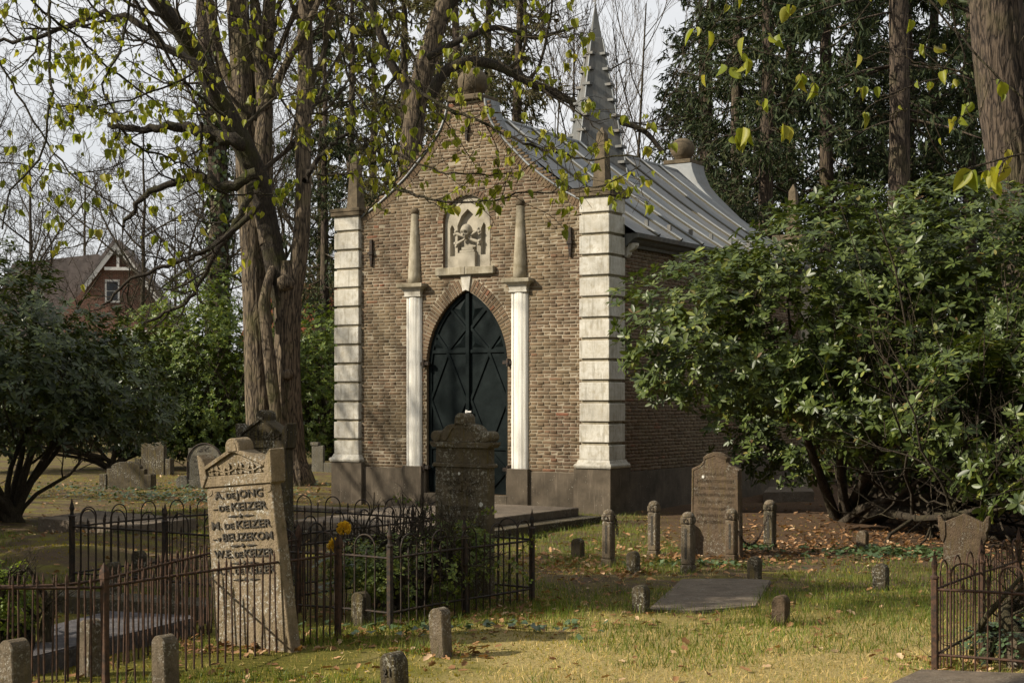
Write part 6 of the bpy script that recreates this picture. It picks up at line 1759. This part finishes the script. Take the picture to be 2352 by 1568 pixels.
for pts, Yv in (([(1110, 1420), (1085, 1330), (1040, 1250), (1000, 1190), (965, 1158), (930, 1142), (902, 1143)], 12.6), ([(1020, 1400), (1045, 1280), (1075, 1210), (1105, 1175), (1135, 1168)], 12.75), ([(1000, 1420), (1090, 1310), (1180, 1290), (1215, 1330)], 12.2), ([(960, 1430), (930, 1350), (880, 1320), (850, 1335)], 11.9), ([(1130, 1400), (1170, 1300), (1225, 1235), (1268, 1222)], 12.9)):
    Q = resample(path(pts, Yv), 26) + .008 * g.normal(size=(26, 3)); V, F = tubes(Q[None], np.linspace(.004, .0018, 26)[None], 5); link('shoot', mesh_np('shoot', V - np.array([C2[0], C2[1], 0]), [F], MAT['twig_pale'], True), vs_)
    q = np.repeat(Q[4:], 4, 0); n = len(q); V, F = instances(SIMPLE, q + .012 * g.normal(size=(n, 3)), norm(g.normal(size=(n, 3)) + np.array([0, -.3, .1])), rdir(n, g), .022 + .02 * g.random(n), .016 + .014 * g.random(n)); tag(link('foliage', mesh_np('foliage', V - np.array([C2[0], C2[1], 0]), [F], MAT['bramble_leaf']), vs_), kind='stuff')
# yellow-flowered mahonia
g = np.random.default_rng(64)
pm_ = np.array([ux(785, 11.9), 11.9, 0.0]); mh = empty('mahonia', pm_, 0, 'mahonia with two yellow flower heads behind the corner of the spiked railing', 'plant')
st_ = [np.array([(0, 0, -.02), (.01, 0, .3), (-.01, .02, .55), (.015, .0, .70)]), np.array([(0, 0, -.02), (-.03, 0, .25), (-.06, 0, .45), (-.055, -.02, .57)])]
for q in st_: V, F = tubes(resample(q, 8)[None], np.linspace(.008, .005, 8)[None], 6); link('stem', mesh_np('stem', V, [F], MAT['twig'], True), mh)
for tip in (st_[0][-1], st_[1][-1]):
    n = 220; dd = rdir(n, g); pos = tip + dd * (.045 * g.random((n, 1)) ** .5) * np.array([1, 1, .95]); V, F = instances(SIMPLE, pos, dd, rdir(n, g), np.full(n, .022), np.full(n, .022)); link('flower_head', mesh_np('flower_head', V, [F], MAT['yellow_flower']), mh)
lpos, lY = [], []
for k in range(14):
    a_ = g.random() * 6.28; s0 = st_[k % 2][2] * (.5 + .6 * g.random()); L_ = .16 + .08 * g.random(); dr = np.array([math.cos(a_), math.sin(a_), .15])
    for j in range(5):
        for sg in (-1, 1): lpos.append(s0 + dr * L_ * (j + 1) / 6 + np.array([0, 0, -.12]) * ((j + 1) / 6) ** 2); lY.append(dr * .5 + sg * np.array([-dr[1], dr[0], -.1]))
lpos, lY = np.array(lpos), np.array(lY); n = len(lpos)
V, F = instances(SIMPLE, lpos, lY, np.tile([0, 0, 1.0], (n, 1)) + .2 * g.normal(size=(n, 3)), .05 + .02 * g.random(n), .028 + .006 * g.random(n)); link('foliage', mesh_np('foliage', V, [F], MAT['ivy_leaf']), mh)

# ------------------------------------------------------------------ house beyond the left shrubs
Yh = 75.0
hs = empty('brick_house', (ux(270, Yh), Yh, 0), R(8), 'red-brown brick house with white gable boards and balcony behind the left shrubs', 'house')
k_ = Yh / FPX
def hx(u): return (u - 270) * k_
def hz(v): return CAMH + (HORZ - v) * k_
gable = [(hx(150), 0), (hx(440), 0), (hx(440), hz(775)), (hx(400), hz(735)), (hx(270), hz(568)), (hx(150), hz(720))]
prism('wall', gable, 0, 6, MAT['house_brick'], hs)
for a, b in (((270, 556), (425, 765)), ((270, 556), (190, 665))):
    p = np.array([hx(a[0]), hz(a[1])]); q = np.array([hx(b[0]), hz(b[1])]); T = (q - p) / np.linalg.norm(q - p); N_ = np.array([-T[1], T[0]]); N_ = N_ if N_[1] < 0 else -N_
    pts = [tuple(p), tuple(q), tuple(q + N_ * .22), tuple(p + N_ * .22)]
    prism('barge_board', pts, -.45, -.38, MAT['white_wood'], hs)
    r_ = [tuple(p - N_ * .16), tuple(q - N_ * .16), tuple(q - N_ * .01), tuple(p - N_ * .01)]; prism('roof', r_, -.5, 6.5, MAT['house_tile'], hs)
box('collar_beam', hx(243), hx(302), -.44, -.37, hz(622), hz(615), MAT['white_wood'], hs); box('king_post', hx(270), hx(276), -.43, -.36, hz(616), hz(575), MAT['white_wood'], hs)
def window(u0, u1, v0, v1, nx_, nz_):
    w = box('window', hx(u0), hx(u1), -.06, .02, hz(v1), hz(v0), MAT['white_wood'], hs)
    for a in range(nx_):
        for b in range(nz_):
            ua, ub = u0 + (u1 - u0) * (.1 + .8 * a / nx_), u0 + (u1 - u0) * (.1 + .8 * (a + 1) / nx_); va, vb = v0 + (v1 - v0) * (.08 + .84 * b / nz_), v0 + (v1 - v0) * (.08 + .84 * (b + 1) / nz_)
            box('pane', hx(ua + .8), hx(ub - .8), -.075, -.06, hz(vb - .8), hz(va + .8), MAT['window_glass'], w)
window(242, 275, 642, 695, 1, 2); window(270, 292, 755, 830, 1, 2); window(300, 336, 756, 835, 2, 3)
bal = box('balcony', hx(235), hx(380), -1.5, -.02, hz(860), hz(850), MAT['white_wood'], hs)
box('balcony_rail', hx(235), hx(380), -1.5, -1.42, hz(817), hz(813), MAT['white_wood'], bal)
for k in range(19): box('baluster', hx(237 + k * 7.8), hx(239.4 + k * 7.8), -1.49, -1.43, hz(850), hz(817), MAT['white_wood'], bal)
box('balcony_front', hx(290), hx(345), -1.53, -1.51, hz(862), hz(838), MAT['white_wood'], bal)
wing = prism('roof_slope', [(hx(-80), hz(850)), (hx(170), hz(850)), (hx(250), hz(600)), (hx(215), hz(575)), (hx(20), hz(600))], 2.0, 7.0, MAT['house_tile'], hs)
box('wing_wall', hx(-90), hx(160), 1.0, 6.5, 0, hz(800), MAT['house_brick'], hs)
h2 = empty('far_house', (ux(706, 95), 95, 0), 0, 'far house with red tiled roof glimpsed between linden and chapel', 'house')
box('wall', -4, 4, 0, 6, 0, 5.2, MAT['house_brick'], h2); prism('roof', [(-4.4, 5.1), (4.4, 5.1), (2.5, 9.0), (-2.5, 9.0)], -.4, 6.4, MAT['red_tile'], h2)

# ------------------------------------------------------------------ grass, moss, fallen leaves, ivy on the ground
g = np.random.default_rng(77)
def scatter(n, x0, x1, y0, y1, frame=True, pad=-.05):
    x = x0 + (x1 - x0) * g.random(n); y = y0 + (y1 - y0) * g.random(n)
    ok = ~on_slab(x, y, pad)
    if frame: ok &= np.abs(x) < y * .345 + 1.8
    return x[ok], y[ok]
def dens_y(x, y, k=11.0): return g.random(len(x)) < np.clip((k / y) ** 1.3, 0, 1)
BLADE = (np.array([(-.5, 0, 0), (.5, 0, 0), (.33, .55, .0), (-.33, .55, .0), (0, 1, 0)]), np.array([(0, 1, 2), (0, 2, 3), (3, 2, 4)]))
def blades(x, y, lo, hi, lay, w):
    n = len(x); z = gz(x, y)
    a = g.random(n) * 6.283; l_ = lay * g.random(n)
    Y = np.stack([np.cos(a) * np.sin(l_), np.sin(a) * np.sin(l_), np.cos(l_)], -1)
    ln = lo + (hi - lo) * g.random(n) ** 1.5
    return instances(BLADE, np.stack([x, y, z - .004], -1), Y, rdir(n, g), ln, np.full(n, w) * (.7 + .6 * g.random(n)))
straw_w = lambda x, y: np.clip((12.9 - y) * .8 + (fbm(x * 1.3, y * 1.3) - .5) * 4, 0, 1) * np.clip((x + .9) * 1.2 + (fbm(x * 1.7 + 5, y * 1.7) - .5) * 4, 0, 1)
# dry matted turf in front
x, y = scatter(190000, -4.2, 7.2, 8.0, 15.5); k = dens_y(x, y, 9.5) & (g.random(len(x)) < .25 + .75 * straw_w(x, y)); x, y = x[k], y[k]
V, F = blades(x, y, .018, .055, 1.75, .0042); tag(link('dry_grass', mesh_np('dry_grass', V, [F], MAT['grass'])), 'short dry straw-coloured turf', 'grass', kind='stuff')
# greener grass
x, y = scatter(250000, -6.5, 8.6, 9.0, 24.0); c_ = fbm(x * .9 + 20, y * .9); band = np.clip((y - 11.2) * .9, 0, 1) * np.clip((17 - y) * .5, 0, 1); k = dens_y(x, y, 12.5) & (c_ > .46 - .07 * band + .11 * (y < 11.3)) & ((x > -1.2) | (c_ > .56)) & ~((x > 1.9) & (y > 15.9 + .3 * g.normal(size=len(x)))) ; x, y = x[k], y[k]
V, F = blades(x, y, .02, .10, .8, .0055); tag(link('green_grass', mesh_np('green_grass', V, [F], MAT['green_grass'])), 'green grass growing in tufts among the graves', 'grass', kind='stuff')
# moss cushions
x, y = scatter(150000, -11, 4.5, 8.6, 36); c_ = fbm(x * .8 + 3, y * .8 + 9); k = (c_ > .47) & (g.random(len(x)) < np.clip(16 / y, .3, 1)) & (g.random(len(x)) < np.where(x < .3, 1, .25)); x, y = x[k], y[k]
V, F = blades(x, y, .010, .030, 1.1, .012); tag(link('moss', mesh_np('moss', V, [F], MAT['moss_tuft'])), 'yellow-green moss covering the ground', 'moss', kind='stuff')
# fallen leaves
OAK = leaf_tpl([(.15, .22), (.35, .42), (.55, .30), (.75, .42), (.9, .2)], .5, -.25)
def leaves(n, cx, cy, sx, sy, lo=.035, hi=.085, lift=.012):
    x = cx + sx * g.normal(size=n); y = cy + sy * g.normal(size=n); k = ~on_slab(x, y); x, y = x[k], y[k]; n = len(x)
    Z = norm(np.stack([.45 * g.normal(size=n), .45 * g.normal(size=n), np.ones(n)], -1)); a = g.random(n) * 6.283
    Y = np.stack([np.cos(a), np.sin(a), .25 * g.normal(size=n)], -1); ln = lo + (hi - lo) * g.random(n)
    return instances(OAK, np.stack([x, y, gz(x, y) + lift * (.5 + g.random(n))], -1), Y, Z, ln, ln * .62)
acc = Acc()
for a in ((260, .6, 10.8, 2.2, 1.2), (1300, 3.5, 17.2, 1.3, .8), (1400, 4.6, 19.2, 1.8, 1.2), (420, .75, 15.9, .35, .9), (260, -.3, 12.1, .9, .5), (520, -5.2, 24.5, 2.0, 2.4), (420, -4.0, 18.0, 1.6, 2.2), (260, -3.0, 12.2, .8, 1.4), (170, 1.9, 15.8, .9, .5), (160, 2.0, 13.2, 1.2, 1.0), (600, -7.0, 30.0, 2.2, 3.0), (300, -4.6, 28.5, 1.0, 2.0), (60, -2.0, 9.3, .7, .3), (400, 5.5, 22.5, 1.8, 1.4), (160, -1.3, 10.9, .5, .25), (90, 1.15, 15.2, .16, .12), (70, -.45, 10.35, .12, .08), (90, 2.75, 9.75, .12, .3), (130, .1, 12.6, .15, .5), (110, -2.0, 10.4, .25, .15), (120, 1.8, 16.4, .3, .12)):
    acc.add(*leaves(*a))
tag(link('fallen_leaves', acc.mesh('fallen_leaves', MAT['litter'])), 'brown fallen leaves scattered over grass and moss', 'leaves', kind='stuff')
# straw and small sticks under the rhododendron
n = 900; x = 3.2 + 1.3 * g.normal(size=n); y = 16.9 + .8 * g.normal(size=n); a = g.random(n) * 6.283; ln = .05 + .12 * g.random(n)
p0 = np.stack([x, y, gz(x, y) + .008], -1); p1 = p0 + np.stack([np.cos(a), np.sin(a), .12 * g.normal(size=n)], -1) * ln[:, None]
V, F = tubes(np.stack([p0, (p0 + p1) / 2 + .004, p1], 1), np.full((n, 3), .0022), 3); tag(link('dry_twigs', mesh_np('dry_twigs', V, [F], MAT['twig_pale'])), 'dry twigs and stalks lying before the rhododendron', 'twigs', kind='stuff')
# ivy on the ground
IVY = leaf_tpl([(.15, .5), (.4, .45), (.7, .2)], .2, .05)
acc = Acc()
for (n, cx, cy, sx, sy) in ((520, 4.3, 16.6, .55, .35), (420, -6.0, 27.0, 1.0, .8), (160, -5.0, 25.5, .8, .5), (140, 1.95, 15.7, .35, .12), (120, -.5, 11.3, .6, .2), (90, 2.7, 17.3, .15, .15), (500, -7.2, 29.0, 1.6, 1.2), (200, -5.4, 31.0, 1.0, 1.0)):
    x = cx + sx * g.normal(size=n); y = cy + sy * g.normal(size=n); k = ~on_slab(x, y); x, y = x[k], y[k]; n = len(x); a = g.random(n) * 6.283
    acc.add(*instances(IVY, np.stack([x, y, gz(x, y) + .03 + .03 * g.random(n)], -1), np.stack([np.cos(a), np.sin(a), -.1 + .3 * g.normal(size=n)], -1), norm(np.stack([.4 * g.normal(size=n), .4 * g.normal(size=n), np.ones(n)], -1)), .045 + .03 * g.random(n), .05 + .03 * g.random(n)))
tag(link('ground_ivy', acc.mesh('ground_ivy', MAT['ivy_leaf'])), 'patches of low ivy leaves on the ground', 'ivy', kind='stuff')
# taller tufts along railings and stones
acc = Acc()
for (cx, cy, sx, sy, n) in ((-1.35, 10.75, .35, .12, 500), (2.0, 11.6, .15, .1, 260), (1.1, 12.5, .4, .15, 420), (.3, 12.4, .25, .3, 300), (-.6, 10.4, .15, .1, 220), (2.75, 9.7, .2, .2, 260), (1.2, 15.3, .3, .2, 300), (1.6, 12.2, .6, .1, 420), (2.6, 12.6, .5, .5, 500)):
    x = cx + sx * g.normal(size=n); y = cy + sy * g.normal(size=n); k = ~on_slab(x, y); acc.add(*blades(x[k], y[k], .05, .13, .7, .005))
tag(link('grass_tufts', acc.mesh('grass_tufts', MAT['green_grass'])), 'longer grass tufts beside railings and stones', 'grass', kind='stuff')
